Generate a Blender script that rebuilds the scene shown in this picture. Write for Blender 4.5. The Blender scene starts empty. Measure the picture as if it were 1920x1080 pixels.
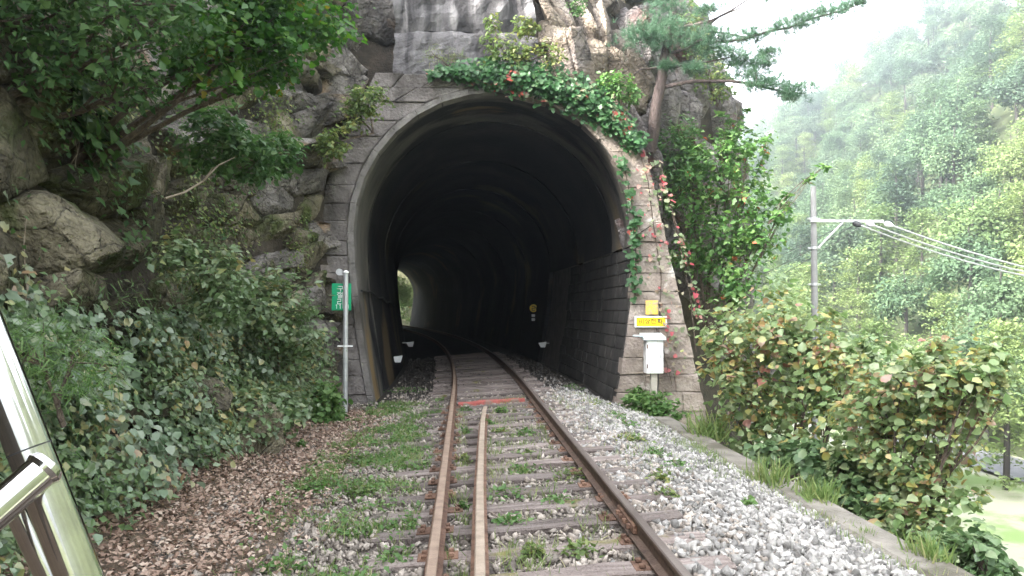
import bpy, math, random
import numpy as np
from mathutils import Vector, Matrix, noise as mnoise

# ------------------------------------------------------------------ camera, light
S = bpy.context.scene
COL = S.collection
F = 1450.0                                   # focal length in pixels of a 1920 wide picture
CAMZ = 1.633
cam_d = bpy.data.cameras.new('camera'); cam = bpy.data.objects.new('camera', cam_d)
COL.objects.link(cam); S.camera = cam
cam_d.sensor_width = 36.0; cam_d.lens = 36.0 * F / 1920.0
cam_d.clip_start = 0.05; cam_d.clip_end = 5000
YAW = math.atan(90 / F); PITCH = math.atan(40 / F)
cam.location = (0, 0, CAMZ)
cam.rotation_euler = (math.pi / 2 + PITCH, 0, -YAW)
CROT = cam.rotation_euler.to_matrix()

SUN_EL, SUN_AZ = 35.0, 250.0                 # azimuth clockwise from +Y (into the picture): behind, to the left, over the cliff
W = bpy.data.worlds.new('World'); S.world = W; W.use_nodes = True
wn = W.node_tree.nodes; wl = W.node_tree.links
bg = wn['Background']; sk = wn.new('ShaderNodeTexSky'); sk.sky_type = 'NISHITA'; sk.sun_disc = False
sk.sun_elevation = math.radians(SUN_EL); sk.sun_rotation = math.radians(SUN_AZ)
sk.air_density = 1.0; sk.dust_density = 4.0; sk.ozone_density = 1.0
hs = wn.new('ShaderNodeHueSaturation'); hs.inputs['Saturation'].default_value = 0.2      # thin white overcast
wl.new(sk.outputs[0], hs.inputs['Color']); wl.new(hs.outputs[0], bg.inputs[0]); bg.inputs[1].default_value = 0.15
sd = bpy.data.lights.new('sun', 'SUN'); sun = bpy.data.objects.new('sun', sd); COL.objects.link(sun)
sd.energy = 2.0; sd.angle = math.radians(6); sd.color = (1.0, 0.95, 0.87)
_a, _e = math.radians(SUN_AZ), math.radians(SUN_EL)
_dir = Vector((math.sin(_a) * math.cos(_e), math.cos(_a) * math.cos(_e), math.sin(_e)))
sun.rotation_euler = _dir.to_track_quat('Z', 'Y').to_euler(); sun.location = (20, -20, 30)
S.view_settings.view_transform = 'Standard'; S.view_settings.look = 'None'
S.view_settings.exposure = 3.65; S.view_settings.gamma = 1.0; S.view_settings.use_curve_mapping = False
S.render.engine = 'CYCLES'
S.cycles.use_denoising = True
S.cycles.max_bounces = 6; S.cycles.diffuse_bounces = 3; S.cycles.glossy_bounces = 3
S.cycles.transmission_bounces = 3; S.cycles.volume_bounces = 0; S.cycles.transparent_max_bounces = 4
HAZE = 0.0021

rng = np.random.default_rng(11)
random.seed(11)

# ------------------------------------------------------------------ helpers
def P(px, py, y):
    """world point on the plane Y=y that the photograph shows at pixel (px,py) of 1920x1080"""
    d = CROT @ Vector(((px - 960) / F, (540 - py) / F, -1.0))
    t = y / d.y
    return np.array((d.x * t, y, CAMZ + d.z * t))

def mesh_np(name, v, polys, smooth=False):
    """polys: list of int arrays (M,k)"""
    me = bpy.data.meshes.new(name)
    v = np.asarray(v, dtype=np.float32)
    if not isinstance(polys, (list, tuple)): polys = [polys]
    polys = [np.asarray(p, dtype=np.int32) for p in polys if len(p)]
    nl = sum(p.size for p in polys); nf = sum(len(p) for p in polys)
    me.vertices.add(len(v)); me.vertices.foreach_set('co', v.ravel())
    me.loops.add(nl); me.loops.foreach_set('vertex_index', np.concatenate([p.ravel() for p in polys]))
    me.polygons.add(nf)
    tot = np.concatenate([np.full(len(p), p.shape[1], dtype=np.int32) for p in polys])
    st = np.concatenate(([0], np.cumsum(tot)[:-1])).astype(np.int32)
    me.polygons.foreach_set('loop_start', st); me.polygons.foreach_set('loop_total', tot)
    if smooth: me.polygons.foreach_set('use_smooth', np.ones(nf, dtype=bool))
    me.update(calc_edges=True)
    return me

def link(name, me, mat=None, parent=None, loc=None):
    o = bpy.data.objects.new(name, me); COL.objects.link(o)
    if mat is not None and me is not None and not me.materials: me.materials.append(mat)
    if loc is not None: o.location = [float(c) for c in loc]
    if parent is not None: o.parent = parent
    return o

def tag(o, label=None, cat=None, group=None, kind=None):
    if label: o['label'] = label
    if cat: o['category'] = cat
    if group: o['group'] = group
    if kind: o['kind'] = kind
    return o

def thing(name, label, cat, loc=(0, 0, 0), group=None):
    o = bpy.data.objects.new(name, None); COL.objects.link(o); o.location = [float(c) for c in loc]
    o.empty_display_size = 0.2
    return tag(o, label, cat, group)

class MB:
    """collects polygons into one mesh"""
    def __init__(s): s.v = []; s.f = []
    def add(s, v, f):
        n = len(s.v); s.v += [tuple(float(c) for c in p) for p in v]; s.f += [tuple(i + n for i in q) for q in f]
    def box(s, a, b, bev=0.0):
        (x0, y0, z0), (x1, y1, z1) = a, b
        if bev:
            m = bev
            v = []
            for z, i in ((z0, m), (z0 + m, 0), (z1 - m, 0), (z1, m)):
                v += [(x0 + i, y0 + i, z), (x1 - i, y0 + i, z), (x1 - i, y1 - i, z), (x0 + i, y1 - i, z)]
            f = [(3, 2, 1, 0), (12, 13, 14, 15)]
            for k in range(3):
                for j in range(4):
                    f.append((k * 4 + j, k * 4 + (j + 1) % 4, k * 4 + 4 + (j + 1) % 4, k * 4 + 4 + j))
            s.add(v, f)
        else:
            s.add([(x0, y0, z0), (x1, y0, z0), (x1, y1, z0), (x0, y1, z0), (x0, y0, z1), (x1, y0, z1), (x1, y1, z1), (x0, y1, z1)],
                  [(3, 2, 1, 0), (4, 5, 6, 7), (0, 1, 5, 4), (1, 2, 6, 5), (2, 3, 7, 6), (3, 0, 4, 7)])
    def tube(s, pts, rad, n=8, caps=True):
        pts = [Vector([float(c) for c in p]) for p in pts]
        if not hasattr(rad, '__len__'): rad = [rad] * len(pts)
        v = []; up = None
        for i, p in enumerate(pts):
            t = (pts[min(i + 1, len(pts) - 1)] - pts[max(i - 1, 0)]).normalized()
            if up is None:
                up = Vector((0, 0, 1)) if abs(t.z) < 0.9 else Vector((1, 0, 0))
            a = t.cross(up).normalized(); b = a.cross(t).normalized(); up = b
            for k in range(n):
                an = 2 * math.pi * k / n
                v.append(p + (a * math.cos(an) + b * math.sin(an)) * rad[i])
        f = []
        for i in range(len(pts) - 1):
            for k in range(n):
                f.append((i * n + k, i * n + (k + 1) % n, i * n + n + (k + 1) % n, i * n + n + k))
        if caps:
            f.append(tuple(range(n - 1, -1, -1))); f.append(tuple((len(pts) - 1) * n + k for k in range(n)))
        s.add(v, f)
    def mesh(s, name, smooth=False):
        me = bpy.data.meshes.new(name); me.from_pydata(s.v, [], s.f)
        if smooth:
            me.polygons.foreach_set('use_smooth', np.ones(len(me.polygons), dtype=bool))
            me.set_sharp_from_angle(angle=math.radians(40))
        me.update(); return me
    def build(s, name, mat, parent=None, smooth=False, loc=None):
        return link(name, s.mesh(name, smooth), mat, parent, loc)

def fbm(p, sc=1.0, oct=4):
    return mnoise.fractal(Vector(p) * sc, 1.0, 2.0, oct)

# ------------------------------------------------------------------ materials
def mat(name, cols, scale=2.0, rough=0.85, bump=0.25, bscale=25.0, detail=6.0, rnd=0.25, stretch=(1, 1, 1), metal=0.0,
        over=None, island=0.0, spec=0.3):
    """noise ramp on world position; over=(rgb, scale, lo, hi, stretch): a second patchy colour (stain, moss, rust)"""
    m = bpy.data.materials.new(name); m.use_nodes = True
    n = m.node_tree.nodes; l = m.node_tree.links
    b = n['Principled BSDF']; b.inputs['Roughness'].default_value = rough; b.inputs['Metallic'].default_value = metal
    b.inputs['Specular IOR Level'].default_value = spec
    g = n.new('ShaderNodeNewGeometry')
    oi = n.new('ShaderNodeObjectInfo')
    mp = n.new('ShaderNodeMapping'); mp.inputs['Scale'].default_value = stretch
    l.new(g.outputs['Position'], mp.inputs['Vector'])
    nz = n.new('ShaderNodeTexNoise'); nz.inputs['Scale'].default_value = scale; nz.inputs['Detail'].default_value = detail
    nz.inputs['Roughness'].default_value = 0.65
    l.new(mp.outputs[0], nz.inputs['Vector'])
    r = n.new('ShaderNodeValToRGB'); e = r.color_ramp.elements
    while len(e) < len(cols): e.new(0.5)
    for i, (p, c) in enumerate(cols):
        e[i].position = p; e[i].color = (*c, 1)
    l.new(nz.outputs['Fac'], r.inputs['Fac'])
    col = r.outputs['Color']
    if over:
        for (rgb, sc2, lo, hi, st2) in (over if isinstance(over, list) else [over]):
            mp2 = n.new('ShaderNodeMapping'); mp2.inputs['Scale'].default_value = st2; mp2.inputs['Location'].default_value = (3.1 * sc2, 7.7, 1.3)
            l.new(g.outputs['Position'], mp2.inputs['Vector'])
            n2 = n.new('ShaderNodeTexNoise'); n2.inputs['Scale'].default_value = sc2; n2.inputs['Detail'].default_value = 5
            l.new(mp2.outputs[0], n2.inputs['Vector'])
            mr = n.new('ShaderNodeMapRange'); mr.inputs[1].default_value = lo; mr.inputs[2].default_value = hi
            l.new(n2.outputs['Fac'], mr.inputs[0])
            mx = n.new('ShaderNodeMix'); mx.data_type = 'RGBA'
            l.new(mr.outputs[0], mx.inputs['Factor']); l.new(col, mx.inputs['A']); mx.inputs['B'].default_value = (*rgb, 1)
            col = mx.outputs['Result']
    if rnd or island:
        src = oi.outputs['Random']
        amt = rnd
        if island:
            src = g.outputs['Random Per Island']; amt = island
        mr = n.new('ShaderNodeMapRange'); mr.inputs[3].default_value = 1 - amt; mr.inputs[4].default_value = 1 + amt
        l.new(src, mr.inputs[0])
        hv = n.new('ShaderNodeHueSaturation'); l.new(mr.outputs[0], hv.inputs['Value']); l.new(col, hv.inputs['Color'])
        col = hv.outputs['Color']
    l.new(col, b.inputs['Base Color'])
    if bump:
        n3 = n.new('ShaderNodeTexNoise'); n3.inputs['Scale'].default_value = bscale; n3.inputs['Detail'].default_value = 5
        l.new(g.outputs['Position'], n3.inputs['Vector'])
        bp = n.new('ShaderNodeBump'); bp.inputs['Strength'].default_value = bump; bp.inputs['Distance'].default_value = 0.05
        l.new(n3.outputs['Fac'], bp.inputs['Height']); l.new(bp.outputs[0], b.inputs['Normal'])
    return m

def rocky(m, sc=2.6, depth=0.09):
    n = m.node_tree.nodes; l = m.node_tree.links
    bp = next(q for q in n if q.bl_idname == 'ShaderNodeBump'); g = next(q for q in n if q.bl_idname == 'ShaderNodeNewGeometry')
    nz = n.new('ShaderNodeTexNoise'); nz.inputs['Scale'].default_value = 1.6; nz.inputs['Detail'].default_value = 6
    l.new(g.outputs['Position'], nz.inputs['Vector'])
    va = n.new('ShaderNodeVectorMath'); va.operation = 'MULTIPLY_ADD'; va.inputs[1].default_value = (0.5, 0.5, 0.5)
    l.new(nz.outputs['Color'], va.inputs[0]); l.new(g.outputs['Position'], va.inputs[2])
    mp = n.new('ShaderNodeMapping'); mp.inputs['Scale'].default_value = (1, 1, 1.5); mp.inputs['Rotation'].default_value = (0.3, 0.35, 0.2); l.new(va.outputs[0], mp.inputs['Vector'])
    h = None
    for s_, w in ((sc, 1.0), (sc * 3.4, 0.3)):
        v = n.new('ShaderNodeTexVoronoi'); v.distance = 'CHEBYCHEV'; v.inputs['Scale'].default_value = s_; l.new(mp.outputs[0], v.inputs['Vector'])
        v2 = n.new('ShaderNodeTexVoronoi'); v2.feature = 'DISTANCE_TO_EDGE'; v2.inputs['Scale'].default_value = s_ * 0.8; l.new(mp.outputs[0], v2.inputs['Vector'])
        cl = n.new('ShaderNodeMapRange'); cl.inputs[2].default_value = 0.05; cl.inputs[3].default_value = -0.25; cl.inputs[4].default_value = 0.0; l.new(v2.outputs['Distance'], cl.inputs[0])
        sb = n.new('ShaderNodeMath'); sb.operation = 'SUBTRACT'; l.new(cl.outputs[0], sb.inputs[0]); l.new(v.outputs['Distance'], sb.inputs[1])
        ml = n.new('ShaderNodeMath'); ml.operation = 'MULTIPLY'; ml.inputs[1].default_value = w; l.new(sb.outputs[0], ml.inputs[0])
        if h is None: h = ml.outputs[0]; vcoarse = v2
        else:
            ad = n.new('ShaderNodeMath'); l.new(h, ad.inputs[0]); l.new(ml.outputs[0], ad.inputs[1]); h = ad.outputs[0]
    cm = n.new('ShaderNodeMapRange'); cm.inputs[1].default_value = 0.0; cm.inputs[2].default_value = 0.03; cm.inputs[3].default_value = 0.4; l.new(vcoarse.outputs['Distance'], cm.inputs[0])
    bs = n['Principled BSDF']; src = bs.inputs['Base Color'].links[0].from_socket
    mxc = n.new('ShaderNodeMix'); mxc.data_type = 'RGBA'; mxc.inputs['A'].default_value = (0.03, 0.025, 0.02, 1); l.new(cm.outputs[0], mxc.inputs['Factor']); l.new(src, mxc.inputs['B'])
    l.new(mxc.outputs['Result'], bs.inputs['Base Color'])
    b2 = n.new('ShaderNodeBump'); b2.inputs['Strength'].default_value = 1.0; b2.inputs['Distance'].default_value = depth
    l.new(h, b2.inputs['Height']); l.new(b2.outputs[0], bp.inputs['Normal']); bp.inputs['Strength'].default_value = 1.0; bp.inputs['Distance'].default_value = 0.1

def leaf_mat(name, cols, transl=0.35, rough=0.5, own=1.0, spec=0.35):
    m = bpy.data.materials.new(name); m.use_nodes = True
    n = m.node_tree.nodes; l = m.node_tree.links
    b = n['Principled BSDF']; b.inputs['Roughness'].default_value = rough; b.inputs['Specular IOR Level'].default_value = spec
    g = n.new('ShaderNodeNewGeometry'); oi = n.new('ShaderNodeObjectInfo')
    ad = n.new('ShaderNodeMath'); ad.operation = 'MULTIPLY_ADD'; l.new(g.outputs['Random Per Island'], ad.inputs[0]); ad.inputs[1].default_value = own; l.new(oi.outputs['Random'], ad.inputs[2])
    fr = n.new('ShaderNodeMath'); fr.operation = 'FRACT'; l.new(ad.outputs[0], fr.inputs[0])
    r = n.new('ShaderNodeValToRGB'); e = r.color_ramp.elements
    while len(e) < len(cols): e.new(0.5)
    for i, (p, c) in enumerate(cols):
        e[i].position = p; e[i].color = (*c, 1)
    pn = n.new('ShaderNodeTexNoise'); pn.inputs['Scale'].default_value = 1.7 if own == 1.0 else 0.12; pn.inputs['Detail'].default_value = 2; l.new(g.outputs['Position'], pn.inputs['Vector'])
    m1 = n.new('ShaderNodeMath'); m1.operation = 'MULTIPLY_ADD'; m1.inputs[1].default_value = 0.8; m1.inputs[2].default_value = -0.47; l.new(fr.outputs[0], m1.inputs[0])
    m2 = n.new('ShaderNodeMath'); m2.operation = 'MULTIPLY_ADD'; m2.inputs[1].default_value = 1.15; l.new(pn.outputs['Fac'], m2.inputs[0]); l.new(m1.outputs[0], m2.inputs[2]); m2.use_clamp = True
    l.new(m2.outputs[0], r.inputs['Fac'])
    l.new(r.outputs['Color'], b.inputs['Base Color'])
    t = n.new('ShaderNodeBsdfTranslucent')
    hv = n.new('ShaderNodeHueSaturation'); hv.inputs['Value'].default_value = 1.3; hv.inputs['Saturation'].default_value = 1.1
    l.new(r.outputs['Color'], hv.inputs['Color']); l.new(hv.outputs[0], t.inputs['Color'])
    ms = n.new('ShaderNodeMixShader'); ms.inputs[0].default_value = transl
    l.new(b.outputs[0], ms.inputs[1]); l.new(t.outputs[0], ms.inputs[2])
    l.new(ms.outputs[0], n['Material Output'].inputs['Surface'])
    return m

def plain(name, rgb, rough=0.6, metal=0.0, bump=0.0, rnd=0.0, spec=0.4):
    c2 = tuple(c * 0.8 for c in rgb)
    return mat(name, [(0.35, c2), (0.65, rgb)], scale=6, rough=rough, metal=metal, bump=bump, rnd=rnd, spec=spec)

M = {}
M['rock_left'] = mat('rock_left', [(0.25, (0.04, 0.035, 0.024)), (0.45, (0.105, 0.09, 0.06)), (0.62, (0.18, 0.157, 0.11)), (0.8, (0.3, 0.275, 0.21))], scale=2.2, bump=0.7, bscale=14, rnd=0.3,
                     over=[((0.06, 0.075, 0.022), 1.6, 0.54, 0.66, (1, 1, 1)), ((0.04, 0.033, 0.026), 1.1, 0.54, 0.7, (1, 1, 0.5))])
M['rock_grey'] = mat('rock_grey', [(0.25, (0.065, 0.057, 0.052)), (0.5, (0.17, 0.152, 0.136)), (0.75, (0.32, 0.29, 0.26))], scale=2.5, bump=0.7, bscale=16, rnd=0.25,
                     over=[((0.06, 0.052, 0.048), 1.2, 0.55, 0.68, (1, 1, 0.4)), ((0.3, 0.19, 0.1), 0.9, 0.56, 0.7, (1, 1, 1))])
M['rock_tan'] = mat('rock_tan', [(0.25, (0.1, 0.075, 0.056)), (0.5, (0.225, 0.18, 0.138)), (0.75, (0.36, 0.31, 0.25))], scale=1.8, bump=0.7, bscale=14, rnd=0.25,
                    over=[((0.2, 0.17, 0.155), 1.3, 0.48, 0.62, (1, 1, 0.35)), ((0.07, 0.06, 0.055), 1.6, 0.6, 0.7, (1, 1, 0.4))])
M['rock_dark'] = mat('rock_dark', [(0.25, (0.06, 0.05, 0.05)), (0.5, (0.17, 0.15, 0.145)), (0.8, (0.3, 0.27, 0.25))], scale=2.2, bump=0.7, bscale=14, rnd=0.3,
                     over=((0.14, 0.065, 0.05), 1.0, 0.55, 0.7, (1, 1, 1)))
for _k in ('rock_left', 'rock_grey', 'rock_tan', 'rock_dark'): rocky(M[_k])
M['earth'] = mat('earth', [(0.3, (0.05, 0.037, 0.026)), (0.55, (0.11, 0.08, 0.055)), (0.8, (0.17, 0.125, 0.09))], scale=6, bump=0.8, bscale=30, rnd=0)
M['crevice'] = mat('crevice', [(0.3, (0.022, 0.018, 0.014)), (0.55, (0.05, 0.04, 0.03)), (0.8, (0.1, 0.08, 0.06))], scale=5, bump=0.8, bscale=25, rnd=0)
M['ballast_bed'] = mat('ballast_bed', [(0.3, (0.05, 0.042, 0.034)), (0.5, (0.13, 0.11, 0.092)), (0.75, (0.24, 0.21, 0.185))], scale=22, bump=0.9, bscale=40, rnd=0, detail=8)
M['shaded_bed'] = mat('shaded_bed', [(0.3, (0.02, 0.017, 0.015)), (0.7, (0.06, 0.052, 0.045))], scale=20, bump=0.8, bscale=40, rnd=0)  # darker copy of the ballast bed; tunnel gloom put into the colour
M['shaded_stone'] = mat('shaded_stone', [(0.3, (0.035, 0.03, 0.026)), (0.6, (0.085, 0.074, 0.064))], scale=9, bump=0.3, bscale=60, rnd=0.3, island=0.5)  # stones darkened to stand in for the dark inside the tunnel
M['stone_pale'] = mat('stone_pale', [(0.3, (0.16, 0.151, 0.14)), (0.6, (0.33, 0.313, 0.292))], scale=9, bump=0.3, bscale=60, rnd=0.35, island=0.55)
M['stone_rust'] = mat('stone_rust', [(0.3, (0.15, 0.122, 0.1)), (0.6, (0.3, 0.262, 0.225))], scale=9, bump=0.3, bscale=60, rnd=0.4, island=0.5)
M['stone_pale_o'] = mat('stone_pale_o', [(0.3, (0.16, 0.151, 0.14)), (0.6, (0.34, 0.322, 0.3))], scale=9, bump=0.3, bscale=60, rnd=0.4)
M['stone_rust_o'] = mat('stone_rust_o', [(0.3, (0.155, 0.126, 0.103)), (0.6, (0.31, 0.27, 0.232))], scale=9, bump=0.3, bscale=60, rnd=0.45)
M['concrete'] = mat('concrete', [(0.3, (0.11, 0.1, 0.085)), (0.55, (0.19, 0.172, 0.148)), (0.8, (0.28, 0.258, 0.225))], scale=3, bump=0.4, bscale=30, rnd=0.12,
                    over=((0.09, 0.08, 0.06), 1.4, 0.52, 0.68, (1, 1, 1)))
M['headwall'] = mat('headwall', [(0.3, (0.06, 0.055, 0.057)), (0.55, (0.125, 0.117, 0.118)), (0.8, (0.23, 0.216, 0.213))], scale=3.2, bump=0.5, bscale=22, rnd=0.12, stretch=(1, 1, 0.16),
                    detail=9, over=[((0.035, 0.032, 0.033), 2.6, 0.48, 0.6, (1, 1, 0.1)), ((0.22, 0.208, 0.203), 3.4, 0.6, 0.7, (1, 1, 0.14))])
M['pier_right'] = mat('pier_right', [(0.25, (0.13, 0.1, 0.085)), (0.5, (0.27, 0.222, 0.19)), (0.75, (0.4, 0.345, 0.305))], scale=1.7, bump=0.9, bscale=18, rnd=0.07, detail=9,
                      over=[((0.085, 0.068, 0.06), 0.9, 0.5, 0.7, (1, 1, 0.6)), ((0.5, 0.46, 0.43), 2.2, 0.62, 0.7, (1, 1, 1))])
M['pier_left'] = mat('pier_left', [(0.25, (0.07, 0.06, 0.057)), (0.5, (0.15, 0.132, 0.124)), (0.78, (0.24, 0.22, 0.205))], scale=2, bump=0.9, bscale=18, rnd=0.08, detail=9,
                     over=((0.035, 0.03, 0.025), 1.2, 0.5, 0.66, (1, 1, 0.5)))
M['ring_pale'] = mat('ring_pale', [(0.3, (0.1, 0.092, 0.085)), (0.7, (0.23, 0.21, 0.196))], scale=3, bump=0.6, bscale=25, rnd=0.06, over=((0.045, 0.038, 0.03), 1.2, 0.48, 0.66, (1, 1, 0.5)))
M['mortar'] = mat('mortar', [(0.3, (0.09, 0.075, 0.067)), (0.7, (0.2, 0.17, 0.15))], scale=3, bump=0.6, rnd=0)
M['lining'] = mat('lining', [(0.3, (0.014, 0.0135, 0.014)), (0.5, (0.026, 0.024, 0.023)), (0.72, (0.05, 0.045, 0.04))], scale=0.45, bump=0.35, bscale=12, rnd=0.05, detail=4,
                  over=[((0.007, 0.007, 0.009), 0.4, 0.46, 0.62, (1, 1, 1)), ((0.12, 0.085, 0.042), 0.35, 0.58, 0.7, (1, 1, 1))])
M['lining_mouth_lit'] = mat('lining_mouth_lit', [(0.3, (0.05, 0.046, 0.042)), (0.5, (0.1, 0.092, 0.08)), (0.72, (0.17, 0.15, 0.122))], scale=0.8, bump=0.4, bscale=12, rnd=0.05, detail=7, stretch=(0.6, 1.2, 0.6),
                  over=[((0.012, 0.012, 0.014), 0.7, 0.5, 0.6, (0.6, 1.5, 0.6)), ((0.2, 0.135, 0.06), 0.6, 0.55, 0.66, (0.5, 1.2, 0.5))])  # lighter lining copy for the mouth ring; daylight put into the colour
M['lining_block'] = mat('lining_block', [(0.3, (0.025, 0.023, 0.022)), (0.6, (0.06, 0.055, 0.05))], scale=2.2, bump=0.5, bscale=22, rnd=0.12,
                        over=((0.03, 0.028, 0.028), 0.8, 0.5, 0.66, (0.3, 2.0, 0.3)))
M['rail_shaded'] = mat('rail_shaded', [(0.3, (0.055, 0.035, 0.027)), (0.6, (0.12, 0.08, 0.06))], scale=7, rough=0.75, bump=0.3, bscale=50, rnd=0)  # shadow on the rail web put into the side colour
M['rail_top'] = mat('rail_top', [(0.3, (0.1, 0.078, 0.068)), (0.7, (0.2, 0.165, 0.145))], scale=5, rough=0.45, bump=0.1, bscale=60, rnd=0, metal=0.4, stretch=(1, 0.2, 1))
M['rust'] = mat('rust', [(0.3, (0.075, 0.042, 0.03)), (0.6, (0.19, 0.11, 0.075))], scale=9, bump=0.5, bscale=60, rnd=0.25)
M['rail_tan'] = mat('rail_tan', [(0.3, (0.15, 0.1, 0.072)), (0.65, (0.28, 0.205, 0.155))], scale=5, rough=0.6, bump=0.2, bscale=60, rnd=0)
M['guard'] = mat('guard', [(0.3, (0.19, 0.145, 0.11)), (0.65, (0.33, 0.265, 0.205))], scale=6, rough=0.7, bump=0.2, bscale=60, rnd=0)
M['sleeper'] = mat('sleeper', [(0.3, (0.075, 0.058, 0.051)), (0.5, (0.165, 0.134, 0.12)), (0.75, (0.26, 0.22, 0.2))], scale=4, bump=0.7, bscale=30, rnd=0.35, stretch=(0.25, 3, 3),
                   over=((0.12, 0.11, 0.035), 1.8, 0.62, 0.7, (1, 1, 1)))
M['red_paint'] = mat('red_paint', [(0.35, (0.26, 0.06, 0.05)), (0.65, (0.4, 0.12, 0.1))], scale=9, bump=0.4, bscale=40, rnd=0, over=((0.22, 0.15, 0.12), 6, 0.52, 0.6, (1, 1, 1)))
M['chrome'] = mat('chrome', [(0.4, (0.47, 0.455, 0.45)), (0.6, (0.53, 0.515, 0.5))], scale=30, rough=0.09, bump=0.0, rnd=0, metal=1.0)
M['galv'] = plain('galv', (0.55, 0.55, 0.56), 0.4, metal=0.5)
M['white'] = mat('white', [(0.3, (0.66, 0.65, 0.63)), (0.6, (0.8, 0.8, 0.79))], scale=5, rough=0.45, bump=0.05, rnd=0, over=((0.4, 0.3, 0.22), 9, 0.66, 0.76, (1, 1, 0.25)))
M['cap_white'] = plain('cap_white', (0.62, 0.7, 0.72), 0.4)
M['black'] = plain('black', (0.02, 0.02, 0.02), 0.6)
M['green_sign'] = plain('green_sign', (0.0, 0.3, 0.13), 0.4)
M['yellow_sign'] = plain('yellow_sign', (0.9, 0.62, 0.01), 0.4)
M['yellow_fade'] = mat('yellow_fade', [(0.4, (0.35, 0.28, 0.2)), (0.55, (0.72, 0.46, 0.08))], scale=14, bump=0.2, rnd=0)
M['post_concrete'] = plain('post_concrete', (0.42, 0.38, 0.33), 0.85, bump=0.3)
M['pole_concrete'] = mat('pole_concrete', [(0.3, (0.2, 0.195, 0.19)), (0.7, (0.29, 0.28, 0.275))], scale=2, bump=0.1, rnd=0)
M['wire'] = plain('wire', (0.4, 0.4, 0.41), 0.35, metal=0.2)
M['wire_dark'] = plain('wire_dark', (0.12, 0.12, 0.13), 0.6)
M['bark'] = mat('bark', [(0.3, (0.04, 0.03, 0.024)), (0.6, (0.12, 0.09, 0.07))], scale=8, bump=0.8, bscale=30, stretch=(1, 1, 0.25))
M['bark_dark'] = plain('bark_dark', (0.035, 0.03, 0.027), 0.9)
M['bark_pine'] = mat('bark_pine', [(0.3, (0.03, 0.024, 0.022)), (0.6, (0.085, 0.062, 0.056))], scale=8, bump=0.8, bscale=30, stretch=(1, 1, 0.25))
M['twig'] = plain('twig', (0.25, 0.2, 0.15), 0.8, rnd=0.3)
M['slope'] = mat('slope', [(0.3, (0.03, 0.035, 0.015)), (0.6, (0.08, 0.075, 0.035)), (0.8, (0.13, 0.11, 0.07))], scale=3, bump=0.6, bscale=12, rnd=0)
M['hill'] = mat('hill', [(0.3, (0.02, 0.03, 0.012)), (0.7, (0.05, 0.06, 0.025))], scale=0.3, bump=0, rnd=0)
M['river'] = mat('river', [(0.35, (0.24, 0.235, 0.2)), (0.5, (0.28, 0.28, 0.2)), (0.58, (0.16, 0.23, 0.08))], scale=0.16, bump=0.1, rnd=0)
M['ground'] = mat('ground', [(0.3, (0.08, 0.1, 0.04)), (0.7, (0.14, 0.16, 0.07))], scale=0.05, bump=0, rnd=0)
M['road_grey'] = mat('road_grey', [(0.3, (0.1, 0.1, 0.11)), (0.7, (0.17, 0.17, 0.18))], scale=2, bump=0.1, rnd=0)

L = {}
L['bank'] = leaf_mat('leaf_bank', [(0.0, (0.08, 0.13, 0.05)), (0.35, (0.13, 0.2, 0.085)), (0.7, (0.19, 0.24, 0.14)), (0.88, (0.25, 0.27, 0.11)), (0.96, (0.28, 0.24, 0.1))], rough=0.35, spec=0.55)
L['vine'] = leaf_mat('leaf_vine', [(0.0, (0.09, 0.15, 0.075)), (0.4, (0.165, 0.225, 0.14)), (0.75, (0.24, 0.28, 0.2)), (0.92, (0.32, 0.29, 0.12)), (1.0, (0.32, 0.21, 0.12))], rough=0.32, spec=0.6)
L['dark'] = leaf_mat('leaf_dark', [(0.0, (0.04, 0.09, 0.032)), (0.5, (0.07, 0.14, 0.045)), (1.0, (0.11, 0.18, 0.06))], transl=0.4)
L['maple'] = leaf_mat('leaf_maple', [(0.0, (0.025, 0.08, 0.015)), (0.6, (0.05, 0.135, 0.022)), (0.95, (0.1, 0.19, 0.03)), (1.0, (0.22, 0.18, 0.03))], transl=0.45)
L['fresh'] = leaf_mat('leaf_fresh', [(0.0, (0.06, 0.13, 0.035)), (0.6, (0.11, 0.2, 0.06)), (1.0, (0.17, 0.25, 0.09))], transl=0.4)
L['fern'] = leaf_mat('leaf_fern', [(0.0, (0.08, 0.13, 0.04)), (0.6, (0.135, 0.19, 0.06)), (1.0, (0.25, 0.25, 0.08))])
L['ivy'] = leaf_mat('leaf_ivy', [(0.0, (0.025, 0.08, 0.025)), (0.5, (0.045, 0.12, 0.04)), (0.88, (0.09, 0.165, 0.075)), (0.955, (0.22, 0.2, 0.13)), (0.99, (0.36, 0.08, 0.06))], rough=0.4)
L['red'] = leaf_mat('leaf_red', [(0.0, (0.32, 0.045, 0.06)), (0.25, (0.36, 0.11, 0.11)), (0.4, (0.3, 0.22, 0.17)), (0.65, (0.1, 0.17, 0.07)), (1.0, (0.3, 0.28, 0.2))])
L['right'] = leaf_mat('leaf_right', [(0.0, (0.1, 0.17, 0.06)), (0.4, (0.18, 0.25, 0.105)), (0.66, (0.25, 0.29, 0.16)), (0.78, (0.33, 0.32, 0.1)), (0.87, (0.34, 0.22, 0.1)), (0.96, (0.28, 0.2, 0.16)), (1.0, (0.28, 0.12, 0.09))], rough=0.36, spec=0.5, transl=0.4)
L['right_in'] = leaf_mat('leaf_right_in', [(0.0, (0.075, 0.135, 0.06)), (0.6, (0.13, 0.2, 0.09)), (1.0, (0.2, 0.25, 0.14))], rough=0.4, transl=0.4)
L['tree_r'] = leaf_mat('leaf_tree_right', [(0.0, (0.05, 0.125, 0.03)), (0.6, (0.09, 0.18, 0.05)), (0.97, (0.15, 0.23, 0.07)), (1.0, (0.35, 0.1, 0.05))], transl=0.4)
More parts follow.
